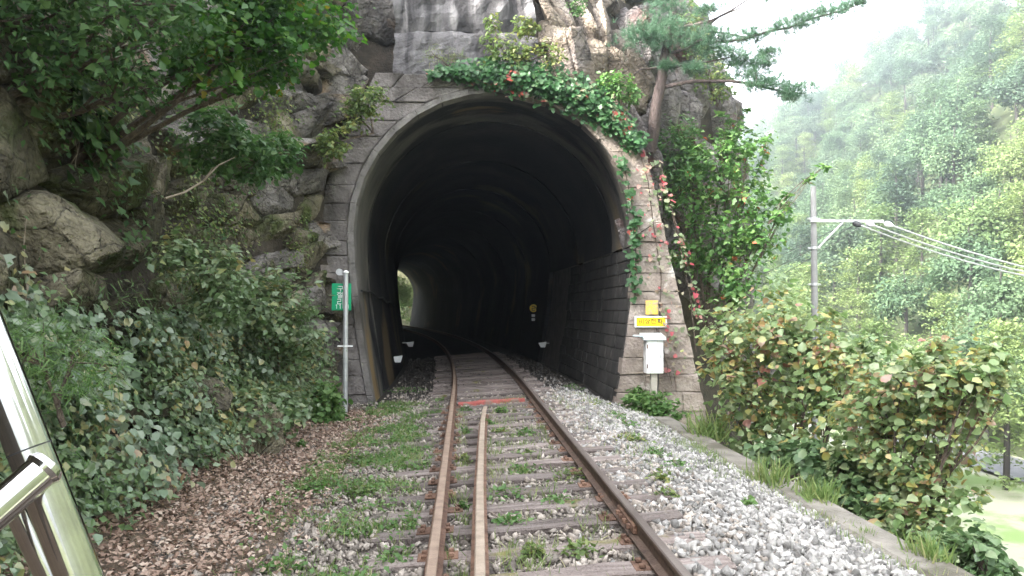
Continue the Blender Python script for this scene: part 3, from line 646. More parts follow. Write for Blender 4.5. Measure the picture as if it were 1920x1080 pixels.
for i, (s, z, ds, dz, sl) in enumerate(seeds):
    c = S2[i]
    # work in a slanted frame so that beds lean as in the photograph
    asp = np.array([1 / ds, 1 / dz])
    sh = np.array([[1, 0], [0, 1.0]])
    def fr(a): a = np.asarray(a, float); q = a - c; return np.stack([(q[..., 0] - sl * q[..., 1]) / ds, q[..., 1] / dz], -1)
    def un(a): return np.stack([a[..., 0] * ds + sl * a[..., 1] * dz, a[..., 1] * dz], -1) + c
    poly = np.array([(-1.6, -1.6), (1.6, -1.6), (1.6, 1.6), (-1.6, 1.6)], float)
    near = np.where(np.abs(S2 - c).max(1) < 3.2)[0]
    fr_n = fr(S2[near])
    for j, q in zip(near, fr_n):
        if j == i or np.linalg.norm(q) > 3.4: continue
        poly = clip(poly, np.zeros(2), q)
        if poly is None: break
    if poly is None or len(poly) < 3: continue
    poly = poly * r.uniform(0.97, 1.02)
    cen2 = poly.mean(0)
    # resample outline
    out = []
    for a, b in zip(poly, np.roll(poly, -1, axis=0)):
        k = max(1, int(np.linalg.norm((b - a) * (ds, dz)) / 0.12))
        for t in range(k): out.append(a + (b - a) * t / k)
    out = np.array(out); m_ = len(out)
    out += r.normal(size=out.shape) * 0.012
    tilt = r.normal(size=2) * np.array([0.26, 0.34]); lift_ = r.uniform(0.0, 0.34) * (1.25 if r.random() < 0.25 else 0.8)
    ang = r.uniform(0, 6.28); cut = np.array([math.cos(ang), math.sin(ang)]); ang2 = ang + r.uniform(1.4, 3.2); cut2 = np.array([math.cos(ang2), math.sin(ang2)])
    k1, k2, o1, o2 = r.uniform(0.9, 2.4), r.uniform(0.4, 1.6), r.uniform(0.0, 0.35), r.uniform(0.05, 0.4)
    def disp(a):
        q = a - cen2
        d = lift_ + q @ tilt
        d = d - k1 * np.maximum(0, q @ cut - o1) - k2 * np.maximum(0, q @ cut2 - o2)
        return np.maximum(d, -0.25)
    rings = [0.0, 0.25, 0.5, 0.75, 0.95, 1.0]
    V = [un(cen2)[None]]; D = [disp(cen2[None])]
    for t in rings[1:]:
        a = cen2 + (out - cen2) * t
        V.append(un(a)); D.append(disp(a) - (0.02 if t == 1.0 else 0))
    a = cen2 + (out - cen2) * 1.0; V.append(un(a)); D.append(disp(a) * 0 - 0.42)
    sz = np.concatenate(V); dd = np.concatenate(D)
    p, n = surf(sz[:, 0], sz[:, 1])
    nn = n.copy(); nn[:, 2] = 0.25; nn = unit(nn)
    small = np.array([0.025 - 0.05 * abs(fbm(q * np.array((2.0, 2.0, 4.0)), 1.0, 3)) for q in p])
    p = p + nn * (dd * min(1.0, (ds + dz) / 2.0) * 1.0 + small)[:, None] + 0.015 * np.stack([np.array([fbm(q * 3.1 + k * 9, 1, 2) for q in p]) for k in (1, 2, 3)], -1)
    pc = p[0]
    if in_portal(pc, 0.15) or (pc[2] < 6.3 and pc[1] > 16.3 and pc[0] < 3.6) or (p[:, 2].min() < -1.5): continue
    if -1.5 < pc[0] < 1.5 and pc[1] > 15.8 and pc[2] < 9.3: continue
    f3 = [(0, 1 + k, 1 + (k + 1) % m_) for k in range(m_)]
    f4 = [(1 + q * m_ + k, 1 + (q + 1) * m_ + k, 1 + (q + 1) * m_ + (k + 1) % m_, 1 + q * m_ + (k + 1) % m_) for q in range(5) for k in range(m_)]
    area = np.ptp(p[:, 2]) * np.ptp(p[:, 1] + p[:, 0]) / max(3.0, pc[1]) ** 2
    if pc[1] > 16.1 or s > SL[6]:
        mk = 'rock_grey' if pc[0] < 1.2 else ('rock_tan' if pc[0] < 4.0 and pc[1] < 18.2 else 'rock_dark')
    else: mk = 'rock_grey' if (pc[1] > 12.6 and r.random() < 0.5) or (pc[1] > 10.5 and pc[2] > 4 and r.random() < 0.45) else 'rock_left'
    rocks.append((area, p, f3, f4, mk))
rocks.sort(key=lambda q: -q[0])
rest = {}
for k, (ar, p, f3, f4, mk) in enumerate(rocks):
    if k < 300:
        c = p.mean(0)
        me = mesh_np('rock', p - c, [np.array(f3), np.array(f4)]); o = link('rock', me, M[mk], cliff, c)
    else: rest.setdefault(mk, []).append((p, f3, f4))
V = []; T3 = []; T4 = []; nb = 0
for mk, lst in rest.items():
    for p, f3, f4 in lst:
        V.append(p); T3.append(np.array(f3) + nb); T4.append(np.array(f4) + nb); nb += len(p)
if V:
    o = link('rock_rubble', mesh_np('rock_rubble', np.concatenate(V), [np.concatenate(T3), np.concatenate(T4)]), M['rock_grey'], cliff); o['kind'] = 'stuff'
print('rocks', len(rocks))

# ------------------------------------------------------------------ track
track = thing('railway_track', 'rusty single railway track with weathered sleepers and an inner guard rail running into the tunnel', 'railway track')
PROF = [(-.0625, -.153), (.0625, -.153), (.0625, -.142), (.012, -.125), (.0085, -.05), (.0325, -.038), (.0345, -.008), (.026, 0), (-.026, 0), (-.0345, -.008), (-.0325, -.038), (-.0085, -.05), (-.012, -.125), (-.0625, -.142)]
def rail(name, pts, dz, mside, mtop, label=None):
    v = []; k = len(PROF)
    for (x, y, z) in pts: v += [(x + a, y, z + b + dz) for a, b in PROF]
    f = []
    for i in range(len(pts) - 1):
        for j in range(k): f.append((i * k + j, i * k + (j + 1) % k, i * k + k + (j + 1) % k, i * k + k + j))
    f.append(tuple(range(k))); f.append(tuple((len(pts) - 1) * k + j for j in range(k - 1, -1, -1)))
    me = bpy.data.meshes.new(name); me.from_pydata(v, [], f); me.materials.append(mside); me.materials.append(mtop)
    for p in me.polygons:
        j = p.index % k
        if p.index < (len(pts) - 1) * k and j in (6, 7, 8): p.material_index = 1
    me.update(); o = link(name, me, None, track)
    if label: o['label'] = label
    return o
ry = list(np.arange(-4, 16, 2.0)) + list(np.arange(16, 134, 1.5))
RL, RR = -0.75, 0.75
rail('rail', [(float(tx(y)) + RL, y, RZ(RL)) for y in ry], 0, M['rust'], M['rail_tan'], 'rust brown running rail on the bank side')
rail('rail', [(float(tx(y)) + RR, y, RZ(RR)) for y in ry], 0, M['rail_shaded'], M['rail_top'], 'running rail with shade-toned sides on the valley side')
gp = [(-4, -0.48), (2, -0.47), (4.6, -0.45), (7.1, -0.4), (9.5, -0.33), (11.3, -0.27), (12.4, -0.22), (12.8, -0.19)]
rail('guard_rail', [(0.546 + dx, y, RZ(dx)) for y, dx in gp], 0.004, M['rust'], M['guard'], 'pale tan guard rail ending short of the tunnel')  # worn pale head; dark rust sides also put form shading into the colour
# sleepers
def sleeper_mesh(i):
    rr = np.random.default_rng(i); mb = MB(); n = 7; v = []
    for k in range(n):
        x = -1.27 + 2.54 * k / (n - 1); w = 0.115 + rr.normal() * 0.005; zt = rr.normal() * 0.005
        v += [(x, -w, -0.13), (x, -w, -0.012 + zt), (x, -w + 0.014, zt), (x, w - 0.014, zt), (x, w, -0.012 + zt), (x, w, -0.13)]
    f = [(k * 6 + j, k * 6 + 6 + j, k * 6 + 6 + (j + 1) % 6, k * 6 + (j + 1) % 6) for k in range(n - 1) for j in range(6)]
    f += [tuple(range(6)), tuple((n - 1) * 6 + j for j in range(5, -1, -1))]
    mb.add(v, f); return mb.mesh('sleeper')
sl_me = [sleeper_mesh(i) for i in range(6)]
for me in sl_me: me.materials.append(M['sleeper'])
red_me = sl_me[2].copy(); red_me.materials.clear(); red_me.materials.append(M['red_paint'])
mb = MB(); mb.box((-0.15, -0.09, 0), (0.15, 0.09, 0.014), 0.004)
for sx in (-0.1, 0.1):
    for sy in (-0.055, 0.055): mb.box((sx - 0.02, sy - 0.02, 0.014), (sx + 0.02, sy + 0.02, 0.042), 0.005)
plate_me = mb.mesh('base_plate'); plate_me.materials.append(M['rust'])
SLY = [3.35 + 0.605 * k for k in range(46)]
SLY[19] = 14.9
for k, y in enumerate(SLY):
    a = math.atan(float(off(y + 0.5) - off(y - 0.5)))
    red = k == 19
    o = link('sleeper', red_me if red else sl_me[k % 6], None, track)
    o.location = (float(tx(y)) + random.uniform(-0.05, 0.05), y, RZ(0) - 0.171 + (0.015 if red else random.uniform(-0.02, 0.008)))
    o.rotation_euler = (random.uniform(-0.03, 0.03), -math.atan(CANT), a + random.uniform(-0.015, 0.015))
    if red: o['label'] = 'sleeper daubed with red paint'; o.scale = (0.5, 1.15, 1.1)
    elif y < 14.5:
        for dx in (RL, RR):
            q = link('base_plate', plate_me, None, o); q.location = (dx, 0, 0.0)
mb = MB(); mb.box((float(tx(6)) + RR - 0.045, 5.7, RZ(RR) - 0.125), (float(tx(6)) + RR - 0.014, 6.3, RZ(RR) - 0.05), 0.008)
for yy in (5.8, 5.95, 6.08, 6.2): mb.box((float(tx(6)) + RR - 0.075, yy - 0.018, RZ(RR) - 0.105), (float(tx(6)) + RR - 0.044, yy + 0.018, RZ(RR) - 0.07), 0.004)
mb.build('joint_bar', M['rust'], track)

# ballast stones
ICO = np.array([(a, b, c) for c in (-.62, .62) for b in (-.75, .75) for a in (-.8, .8)], float)
ICF = np.array([(0, 2, 3), (0, 3, 1), (4, 5, 7), (4, 7, 6), (0, 1, 5), (0, 5, 4), (2, 6, 7), (2, 7, 3), (0, 4, 6), (0, 6, 2), (1, 3, 7), (1, 7, 5)])
r = np.random.default_rng(21)
def scatter(n, x0, x1, y0, y1, power=1.0):
    x = r.uniform(x0, x1, n); y = y0 + (y1 - y0) * r.random(n) ** power
    return x, y
parts = [scatter(23000, -1.5, 1.75, 3.6, 16, 1.25), scatter(32000, 1.5, 3.5, 3.4, 15.8, 1.2), scatter(4500, -1.7, 2.9, 16, 30, 1.4), scatter(1500, -2.5, -1.6, 5, 16)]
x = np.concatenate([p[0] for p in parts]); y = np.concatenate([p[1] for p in parts]); xo = x - np.where(y > 16, off(y), 0)
dx = xo - tx(y)
near_rail = (np.abs(dx - RL) < 0.085) | (np.abs(dx - RR) < 0.085) | ((np.abs(dx + 0.42) < 0.09) & (y < 12.8))
ph = np.abs((y - 3.35 + 0.3025) % 0.605 - 0.3025)
on_sl = (ph < 0.125) & (np.abs(dx) < 1.27)
keep = ~near_rail & (~on_sl | (r.random(len(x)) < np.where(dx > 0.85, 0.28, 0.03)))
x, y, xo, dx = x[keep], y[keep], xo[keep], dx[keep]
size = np.where(x > 1.5, 0.0195, 0.0165) * (0.55 + 1.3 * r.random(len(x)) ** 2.2)
z = gz(xo, y) + size * r.uniform(-0.2, 0.55, len(x)) + np.where((np.abs(dx) < 1.3), 0.022, 0.025) * r.random(len(x))
vis = np.sqrt(xo ** 2 + y ** 2) / size
cand = np.where((y > 4.75) & (y < 8.5) & (size > 0.027) & ((xo / y) < 0.72))[0]
cand = cand[np.argsort(vis[cand])][:300]
st_me = {}
for pal in ('stone_pale_o', 'stone_rust_o'):
    for i in range(6):
        rr = np.random.default_rng(60 + i); v = ICO * rr.uniform(0.75, 1.25, (8, 1)) * np.array([1.25, 0.95, 0.7]); v = v + rr.normal(size=v.shape) * 0.22
        me = mesh_np('stone', v, ICF); me.materials.append(M[pal]); st_me[(pal, i)] = me
isobj = np.zeros(len(x), bool); isobj[cand] = True
for k in cand:
    o = bpy.data.objects.new('stone', st_me[('stone_pale_o' if x[k] > 1.45 else 'stone_rust_o', k % 6)]); COL.objects.link(o); o.parent = trackbed
    o.location = (xo[k], y[k], z[k] + 0.01); o.scale = (size[k],) * 3; o.rotation_euler = r.uniform(0, 6.28, 3)
def stones(name, idx, m):
    n = len(idx); v = (ICO[None] * r.uniform(0.75, 1.25, (n, 8, 1)) + r.normal(size=(n, 8, 3)) * 0.22) * (np.array([1.25, 0.95, 0.7]) * r.uniform(0.75, 1.3, (n, 1, 3)))
    q = r.normal(size=(n, 4)); q /= np.linalg.norm(q, axis=1, keepdims=True); w_, a, b, c = q.T
    R = np.stack([np.stack([1 - 2 * (b * b + c * c), 2 * (a * b - c * w_), 2 * (a * c + b * w_)], -1), np.stack([2 * (a * b + c * w_), 1 - 2 * (a * a + c * c), 2 * (b * c - a * w_)], -1), np.stack([2 * (a * c - b * w_), 2 * (b * c + a * w_), 1 - 2 * (a * a + b * b)], -1)], 1)
    v = np.einsum('nij,nkj->nki', R, v) * size[idx][:, None, None] + np.stack([xo[idx], y[idx], z[idx]], -1)[:, None]
    f = (np.arange(n) * 8)[:, None, None] + ICF[None]
    o = link(name, mesh_np(name, v.reshape(-1, 3), f.reshape(-1, 3)), m); tag(o, kind='stuff'); return o
pale = x + r.normal(size=len(x)) * 0.45 > 1.75
shaded = y + r.normal(size=len(x)) * 0.9 > 19.0  # stones inside the tunnel that get the shade-toned colour
stones('ballast_gravel', np.where(~isobj & pale & ~shaded)[0], M['stone_pale'])
stones('shaded_gravel', np.where(~isobj & shaded)[0], M['shaded_stone'])
stones('rusty_ballast_gravel', np.where(~isobj & ~pale & ~shaded)[0], M['stone_rust'])

# retaining wall on the valley side
kerb = thing('retaining_wall', 'low weathered concrete retaining wall along the drop beside the ballast', 'wall', (3.68, 5, -0.4))
ky = [-6, 0.5, 3.2, 6.0, 8.8, 11.6, 14.4]
for a, b in zip(ky[:-1], ky[1:]):
    mb = MB(); mb.box((-0.17, a - 5 + 0.008, -1.6), (0.19, b - 5 - 0.008, 0.03 + random.uniform(-0.015, 0.01)), 0.03); mb.build('wall_section', M['concrete'], kerb)

# ------------------------------------------------------------------ sign post, boxes, small fittings
GL = {'구': [(.15, .92, .8, .92), (.8, .92, .8, .6), (.03, .5, .97, .5), (.5, .5, .5, .08)],
      '절': [(.05, .95, .55, .95), (.3, .95, .06, .58), (.3, .82, .56, .58), (.56, .78, .8, .78), (.82, 1, .82, .54), (.2, .44, .85, .44), (.85, .44, .85, .25), (.85, .25, .2, .25), (.2, .25, .2, .05), (.2, .05, .88, .05)],
      '리': [(.08, .92, .55, .92), (.55, .92, .55, .52), (.55, .52, .08, .52), (.08, .52, .08, .1), (.08, .1, .58, .1), (.85, 1, .85, 0)],
      '1': [(.5, 1, .5, 0), (.3, .85, .5, 1)], '0': [(.2, .95, .8, .95), (.8, .95, .8, .05), (.8, .05, .2, .05), (.2, .05, .2, .95)],
      '비': [(.08, .92, .08, .15), (.5, .92, .5, .15), (.08, .15, .5, .15), (.08, .55, .5, .55), (.85, 1, .85, 0)],
      '상': [(.3, .97, .05, .52), (.3, .82, .55, .52), (.76, 1, .76, .42), (.76, .7, .97, .7), (.35, .36, .65, .36), (.65, .36, .78, .2), (.78, .2, .65, .03), (.65, .03, .35, .03), (.35, .03, .22, .2), (.22, .2, .35, .36)],
      '전': [(.05, .95, .55, .95), (.3, .95, .06, .5), (.3, .78, .56, .5), (.58, .75, .8, .75), (.82, 1, .82, .3), (.2, .36, .2, .05), (.2, .05, .88, .05)],
      '화': [(.28, 1, .5, 1), (.1, .84, .66, .84), (.25, .72, .52, .72), (.52, .72, .52, .48), (.52, .48, .25, .48), (.25, .48, .25, .72), (.38, .42, .38, .22), (.04, .2, .7, .2), (.82, 1, .82, 0), (.82, .52, 1, .52)],
      '=': [(.15, .68, .85, .68), (.15, .32, .85, .32)], '2': [(.15, .95, .85, .95), (.85, .95, .85, .52), (.85, .52, .15, .52), (.15, .52, .15, .05), (.15, .05, .85, .05)]}
def lettering(name, text, x, z, w, h, y, m, parent, pen=0.1, vertical=False, gap=0.12):
    mb = MB()
    for i, ch in enumerate(text):
        ox, oz = (x, z - i * h * (1 + gap)) if vertical else (x + i * w * (1 + gap), z)
        for a, b, c, d in GL[ch]:
            p = Vector((ox + a * w, oz + b * h)); q = Vector((ox + c * w, oz + d * h)); t = (q - p).normalized(); n = Vector((-t.y, t.x)) * pen * h * 0.5; t = t * pen * h * 0.5
            c4 = [p - t - n, q + t - n, q + t + n, p - t + n]
            if n.x * 0 == 0: mb.add([(k.x, y, k.y) for k in c4], [(0, 1, 2, 3)])
    return mb.build(name, m, parent)
pb = P(647, 780, 14.3); gzp = float(gz(pb[0], 14.3))
post = thing('station_sign_post', 'slim pale metal post carrying a small green plate left of the tunnel', 'sign post', (pb[0], 14.3, gzp))
hp = P(645, 512, 14.3)[2] - gzp
mb = MB(); mb.tube([(0, 0, -0.15), (0, 0, hp)], 0.045, 14); mb.build('pole', M['galv'], post, True)
mb = MB(); mb.tube([(0, 0, hp), (0, 0, hp + 0.02), (0, 0, hp + 0.05)], [0.055, 0.055, 0.02], 12); mb.build('pole_cap', M['white'], post, True)
mb = MB(); rz_ = P(645, 649, 14.3)[2] - gzp
mb.tube([(0, 0, rz_ - .015), (0, 0, rz_ + .015)], 0.06, 14); mb.box((-0.14, -0.03, rz_ - 0.012), (0.13, 0.03, rz_ + 0.012), 0.004); mb.build('clamp', M['white'], post)
zt, zb = P(0, 530, 14.3)[2] - gzp, P(0, 582, 14.3)[2] - gzp
mb = MB(); mb.box((-0.26, 0.05, zb), (0.09, 0.065, zt), 0.003); pl = mb.build('sign_plate', M['green_sign'], post)
lettering('lettering', '구절리', -0.165, zt - 0.15, 0.125, 0.105, 0.0465, M['white'], pl, 0.13, True)
lettering('lettering', '1100', -0.2, zb + 0.035, 0.058, 0.07, 0.0465, M['white'], pl, 0.16)
mb = MB(); cz = P(630, 510, 14.3)[2] - gzp
mb.tube([(-0.12, 0.06, cz), (-0.12, -0.02, cz)], [0.06, 0.06], 16); mb.box((-0.12, -0.01, cz - 0.06), (-0.02, 0.01, cz - 0.04)); o = mb.build('round_reflector', M['galv'], post)

bx = P(1225, 668, 15.4); bz = gz(bx[0], 15.4)
bz = float(P(1225, 768, 15.4)[2])
box = thing('equipment_box', 'white metal cabinet with hinged lid on a short concrete post by the portal', 'cabinet', (bx[0], 15.4, bz))
h0, h1 = P(0, 706, 15.4)[2] - bz, P(0, 638, 15.4)[2] - bz
mb = MB(); mb.box((-0.06, -0.06, -0.4), (0.06, 0.06, h0), 0.012); mb.build('post', M['post_concrete'], box)
mb = MB(); mb.box((-0.17, -0.13, h0), (0.17, 0.13, h1), 0.012); bd = mb.build('cabinet_body', M['white'], box)
mb = MB(); mb.box((-0.15, -0.145, h0 + 0.04), (0.15, -0.128, h1 - 0.03), 0.006); dr = mb.build('door', M['white'], box)
mb = MB(); mb.box((0.1, -0.165, (h0 + h1) / 2 - 0.04), (0.125, -0.143, (h0 + h1) / 2 + 0.04), 0.005); mb.build('handle', M['galv'], dr)
mb = MB(); v = [(-0.24, -0.2, h1 - 0.02), (0.21, -0.2, h1 - 0.02), (0.21, 0.18, h1 + 0.02), (-0.24, 0.18, h1 + 0.02), (-0.24, -0.2, h1 + 0.03), (0.21, -0.2, h1 + 0.03), (0.21, 0.18, h1 + 0.11), (-0.24, 0.18, h1 + 0.11)]
mb.add(v, [(3, 2, 1, 0), (4, 5, 6, 7), (0, 1, 5, 4), (1, 2, 6, 5), (2, 3, 7, 6), (3, 0, 4, 7)]); mb.build('lid', M['cap_white'], box)
mb = MB(); mb.box((-0.40, -0.12, h1 + 0.045), (-0.225, 0.1, h1 + 0.075), 0.006); mb.build('lid_flap', M['cap_white'], box)

ys = P(1220, 603, 15.93)
ysn = thing('yellow_notice', 'bright yellow notice board with white border fixed above the white cabinet', 'notice', ys)
mb = MB(); mb.box((-0.34, -0.02, -0.12), (0.34, 0.0, 0.115), 0.004); bo = mb.build('border_board', M['white'], ysn)
mb = MB(); mb.box((-0.305, -0.026, -0.095), (0.305, -0.0205, 0.085), 0.001); yp = mb.build('yellow_panel', M['yellow_sign'], ysn)
lettering('lettering', '비상전화', -0.26, -0.045, 0.115, 0.1, -0.0275, M['black'], yp, 0.11)
for sx in (-0.29, 0.29):
    for sz_ in (-0.075, 0.065):
        mb = MB(); mb.tube([(sx, -0.026, sz_), (sx, -0.034, sz_)], [0.012, 0.009], 8); mb.build('bolt', M['rust'], ysn)
for hz_ in (h0 + 0.15, h1 - 0.15):
    mb = MB(); mb.tube([(-0.152, -0.15, hz_ - 0.04), (-0.152, -0.15, hz_ + 0.04)], 0.012, 8); mb.build('hinge', M['rust'], dr)
mb = MB(); mb.tube([(0.1, 0.02, h0 + 0.01), (0.11, 0.02, h0 - 0.12), (0.085, 0.0, h0 - 0.35), (0.1, 0.02, -0.1)], 0.011, 6); mb.build('conduit', M['black'], box, True)
yf = P(1222, 577, 15.94)
mb = MB(); mb.box((-0.13, -0.006, -0.14), (0.13, 0.004, 0.15), 0.003)
o = mb.build('faded_plate', M['yellow_fade'], None, loc=yf); tag(o, 'small faded yellow plate on the pier just above the bright notice', 'plate')

def wallx(y, z, side): return XC - float(off(y)) + side * float(hw(z))
ym = 31.5; mz = P(1005, 578, ym)[2]
ms = thing('tunnel_marker', 'round yellow marker with two white chips below it deep inside the tunnel', 'marker', (wallx(ym, mz, 1), ym, mz))
mb = MB(); mb.tube([(-0.12, 0.0, 0), (-0.12, 0.02, 0)], 0.16, 20); dk = mb.build('disc', M['yellow_sign'], ms)
lettering('lettering', '2', -0.2, -0.09, 0.16, 0.18, -0.003, M['black'], dk, 0.16)
for zz_ in (-0.3, -0.46):
    mb = MB(); mb.box((-0.2, -0.01, zz_ - 0.055), (-0.06, 0.01, zz_ + 0.055), 0.01); mb.build('chip', M['white'], ms)
mb = MB(); mb.box((-0.05, 0, -0.05), (0.1, 0.03, 0.05)); mb.build('bracket', M['black'], ms)
for (px, py, yy, sd, lb) in ((745, 673, 22.5, -1, 'white reflector tab low on the left wall nearest the tunnel mouth'), (769, 645, 29.5, -1, 'dim reflector tab low on the left wall further into the dark'),
                             (1017, 646, 27.5, 1, 'white reflector tab at the foot of the right tunnel wall'), (955, 630, 40, 1, 'faint reflector tab at the foot of the right wall near the bend')):
    c = P(px, py, yy); t = thing('reflector', lb, 'reflector', c)
    wx = wallx(yy, c[2], sd) - c[0]
    mb = MB(); mb.box((min(0.03 * sd, wx), -0.01, 0.03), (max(0.03 * sd, wx + 0.06 * sd) if sd > 0 else 0.0, 0.01, 0.06)) if sd > 0 else mb.box((wx - 0.05, -0.01, 0.03), (0.05, 0.01, 0.06)); mb.build('bracket', M['galv'], t)
    mb = MB(); mb.add([(-0.15, -0.02, 0.06), (0.15, -0.02, 0.1), (0.1, -0.02, -0.1), (-0.06, -0.02, -0.1), (-0.15, 0.0, 0.06), (0.15, 0.0, 0.1), (0.1, 0.0, -0.1), (-0.06, 0.0, -0.1)], [(3, 2, 1, 0), (4, 5, 6, 7), (0, 1, 5, 4), (1, 2, 6, 5), (2, 3, 7, 6), (3, 0, 4, 7)]); mb.build('reflector_plate', M['white'], t)

# chromed tube frame of the vehicle the picture is taken from
fr_ = thing('vehicle_frame', 'shiny chromed tube frame of the rail vehicle close to the camera', 'tube frame', P(143, 1080, 1.0))
b0 = np.array(fr_.location)
A_, B_ = P(149, 1080, 1.0), P(-40, 600, 1.0); dv = (A_ - B_)
j = B_ + dv * 0.62
mb = MB(); mb.tube([B_ - dv * 0.3 - b0, A_ + dv * 0.9 - b0], 0.0255, 32, True); mb.build('main_tube', M['chrome'], fr_, True)
j2 = P(88, 874, 0.97); k2 = P(-80, 1022, 0.9)
mb = MB(); mb.tube([j2 - b0, k2 + (k2 - j2) * 1.5 - b0], 0.0205, 28); mb.build('brace_tube', M['chrome'], fr_, True)
mb = MB(); mb.tube([P(20, 900, 1.12) - b0, P(105, 1080, 1.12) - b0, P(200, 1280, 1.12) - b0], 0.024, 24); mb.build('rear_tube', M['chrome'], fr_, True)
un_ = dv / np.linalg.norm(dv); wj = P(85, 830, 1.0); w0 = B_ + un_ * np.dot(wj - B_, un_)
mb = MB(); mb.tube([w0 - un_ * 0.001 - b0, w0 + un_ * 0.001 - b0], 0.0258, 32); mb.build('scratch_ring', M['black'], fr_, True)
mb = MB(); bd_ = unit(k2 - j2)
mb.tube([j2 - bd_ * 0.004 - b0, j2 + bd_ * 0.004 - b0, j2 + bd_ * 0.01 - b0], [0.0195, 0.0235, 0.0208], 24); mb.build('weld_collar', M['chrome'], fr_, True)

# ------------------------------------------------------------------ power line
yp_ = 28.0
pt = P(1525, 350, yp_)
pole = thing('utility_pole', 'pale concrete power pole with a one sided crossarm standing in the valley', 'utility pole', (pt[0], yp_, -9.3))
H = pt[2] + 9.3
mb = MB(); mb.tube([(0, 0, 0), (0, 0, H)], [0.19, 0.1], 14); mb.build('pole_shaft', M['pole_concrete'], pole, True)
za = P(1525, 415, yp_)[2] + 9.3
mb = MB(); mb.box((-0.2, -0.18, za - 0.05), (2.6, -0.1, za + 0.05), 0.01); mb.build('crossarm', M['galv'], pole)
zb_ = P(1525, 465, yp_)[2] + 9.3
mb = MB(); mb.tube([(0.1, -0.14, zb_), (1.05, -0.14, za - 0.05)], 0.035, 8); mb.build('brace', M['galv'], pole)
for q in (P(1525, 410, yp_)[2], P(1525, 465, yp_)[2], P(1525, 533, yp_)[2]):
    mb = MB(); mb.tube([(0, 0, q + 9.3 - 0.05), (0, 0, q + 9.3 + 0.05)], 0.155, 12); mb.box((-0.24, -0.03, q + 9.3 - 0.03), (0.24, 0.03, q + 9.3 + 0.03)); mb.build('band_clamp', M['galv'], pole)
ax = [1.45, 1.95, 2.65]
for k, xx in enumerate(ax):
    mb = MB(); mb.tube([(xx, -0.14, za - 0.06), (xx + 0.02, -0.24, za - 0.1), (xx + 0.06, -0.36, za - 0.15), (xx + 0.12, -0.5, za - 0.2)], [0.04, 0.11, 0.11, 0.04], 10); mb.build('insulator', M['black'] if k == 0 else M['galv'], pole, True)
def wire(name, a, b, sag, rad, m, label, group=None):
    mb = MB(); q = np.linspace(0, 1, 24)[:, None]; a, b = np.array(a), np.array(b)
    p = a + (b - a) * q; p[:, 2] -= (4 * sag * q * (1 - q))[:, 0]
    mb.tube(p, rad, 8); o = mb.build(name, m, None, True); tag(o, label, 'wire', group)
e0 = P(2150, 548, 30)
for k, (xx, lb) in enumerate(zip(ax, ('lowest of the three thick pale wires leaving the pole crossarm', 'middle of the three thick pale wires leaving the pole crossarm', 'outermost of the three thick pale wires leaving the crossarm tip'))):
    wire('power_wire', (pt[0] + xx + 0.1, yp_ - 0.5, za - 9.3 - 0.2), e0 + np.array((0.3, 0, 0.05 * k)), 0.35 + 0.08 * (2 - k), 0.034, M['wire'], lb, 'thick wires running from the pole to the right')
for k, (px, py, lb) in enumerate(((1300, 530, 'upper thin wire dropping behind the shrub from the pole'), (1300, 560, 'middle thin wire dropping behind the shrub from the pole'), (1300, 590, 'lower thin wire dropping behind the shrub from the pole'))):
    wire('thin_wire', (pt[0] + [1.2, 1.6, 1.95][k], yp_, za - 9.3 - 0.1), P(px, py, 60), 0.4, 0.014, M['wire_dark'], lb, 'thin wires behind the pole')

# ------------------------------------------------------------------ vegetation on the left bank
rv = np.random.default_rng(77)
def bank_cloud(name, n, s0, s1, z0, z1, size, shape, m, dens, lift=0.12, droop=0.8, up=0.7, kind='stuff', seed=0):
    r = np.random.default_rng(seed)
    s = r.uniform(s0, s1, n); z = z0 + (z1 - z0) * r.random(n)
    d = np.array([fbm((a * 0.9, b * 0.9, seed), 1.0, 3) for a, b in zip(s, z)])
    k = r.random(n) < dens(s, z, d)
    s, z = s[k], z[k]
    p, nn = surf(s, z); 
    p = p + nn * (0.1 + lift * r.random((len(s), 1)) ** 0.7 * 1.6) + r.normal(size=p.shape) * 0.03
    n3 = unit(nn * 0.7 + np.array([0, 0, up]) + r.normal(size=p.shape) * 0.45)
    o = link(name, leaf_mesh(name, p, n3, size * (0.5 + 0.8 * r.random(len(p))), shape, r, droop), m); tag(o, kind=kind); return o
s_of = lambda y: float(np.interp(y, PATH[:5, 1], SL[:5]))
bank_cloud('undergrowth', 22000, s_of(2.5), s_of(14.8), -0.05, 2.0, 0.085, 'leaf', L['bank'], lambda s, z, d: np.clip(0.5 + 2.2 * d - 0.22 * np.maximum(0, z - 0.6), 0, 1) * np.clip((z + 0.15) * 4, 0.1, 1), 0.3, seed=1)
bank_cloud('bank_creeper', 12000, s_of(3), s_of(12.5), 0.0, 1.6, 0.085, 'broad', L['vine'], lambda s, z, d: np.clip(0.3 + 2.2 * d, 0, 1), 0.36, seed=2)
bank_cloud('ledge_weeds', 14000, s_of(8), s_of(15.4), 2.0, 7.5, 0.07, 'leaf', L['fern'], lambda s, z, d: np.clip(-0.12 + 2.3 * d, 0, 1), 0.22, seed=3)
bank_cloud('ledge_moss', 12000, s_of(3), s_of(13), 2.0, 8.5, 0.08, 'leaf', L['dark'], lambda s, z, d: np.clip(-0.05 + 1.7 * d + 0.1 * np.maximum(0, z - 4.2), 0, 1), 0.25, seed=5)
bank_cloud('bank_grass', 9000, s_of(3), s_of(14.5), 0.0, 1.9, 0.13, 'blade', L['fresh'], lambda s, z, d: np.clip(-0.1 + 2.6 * d, 0, 1), 0.35, droop=1.4, seed=9)
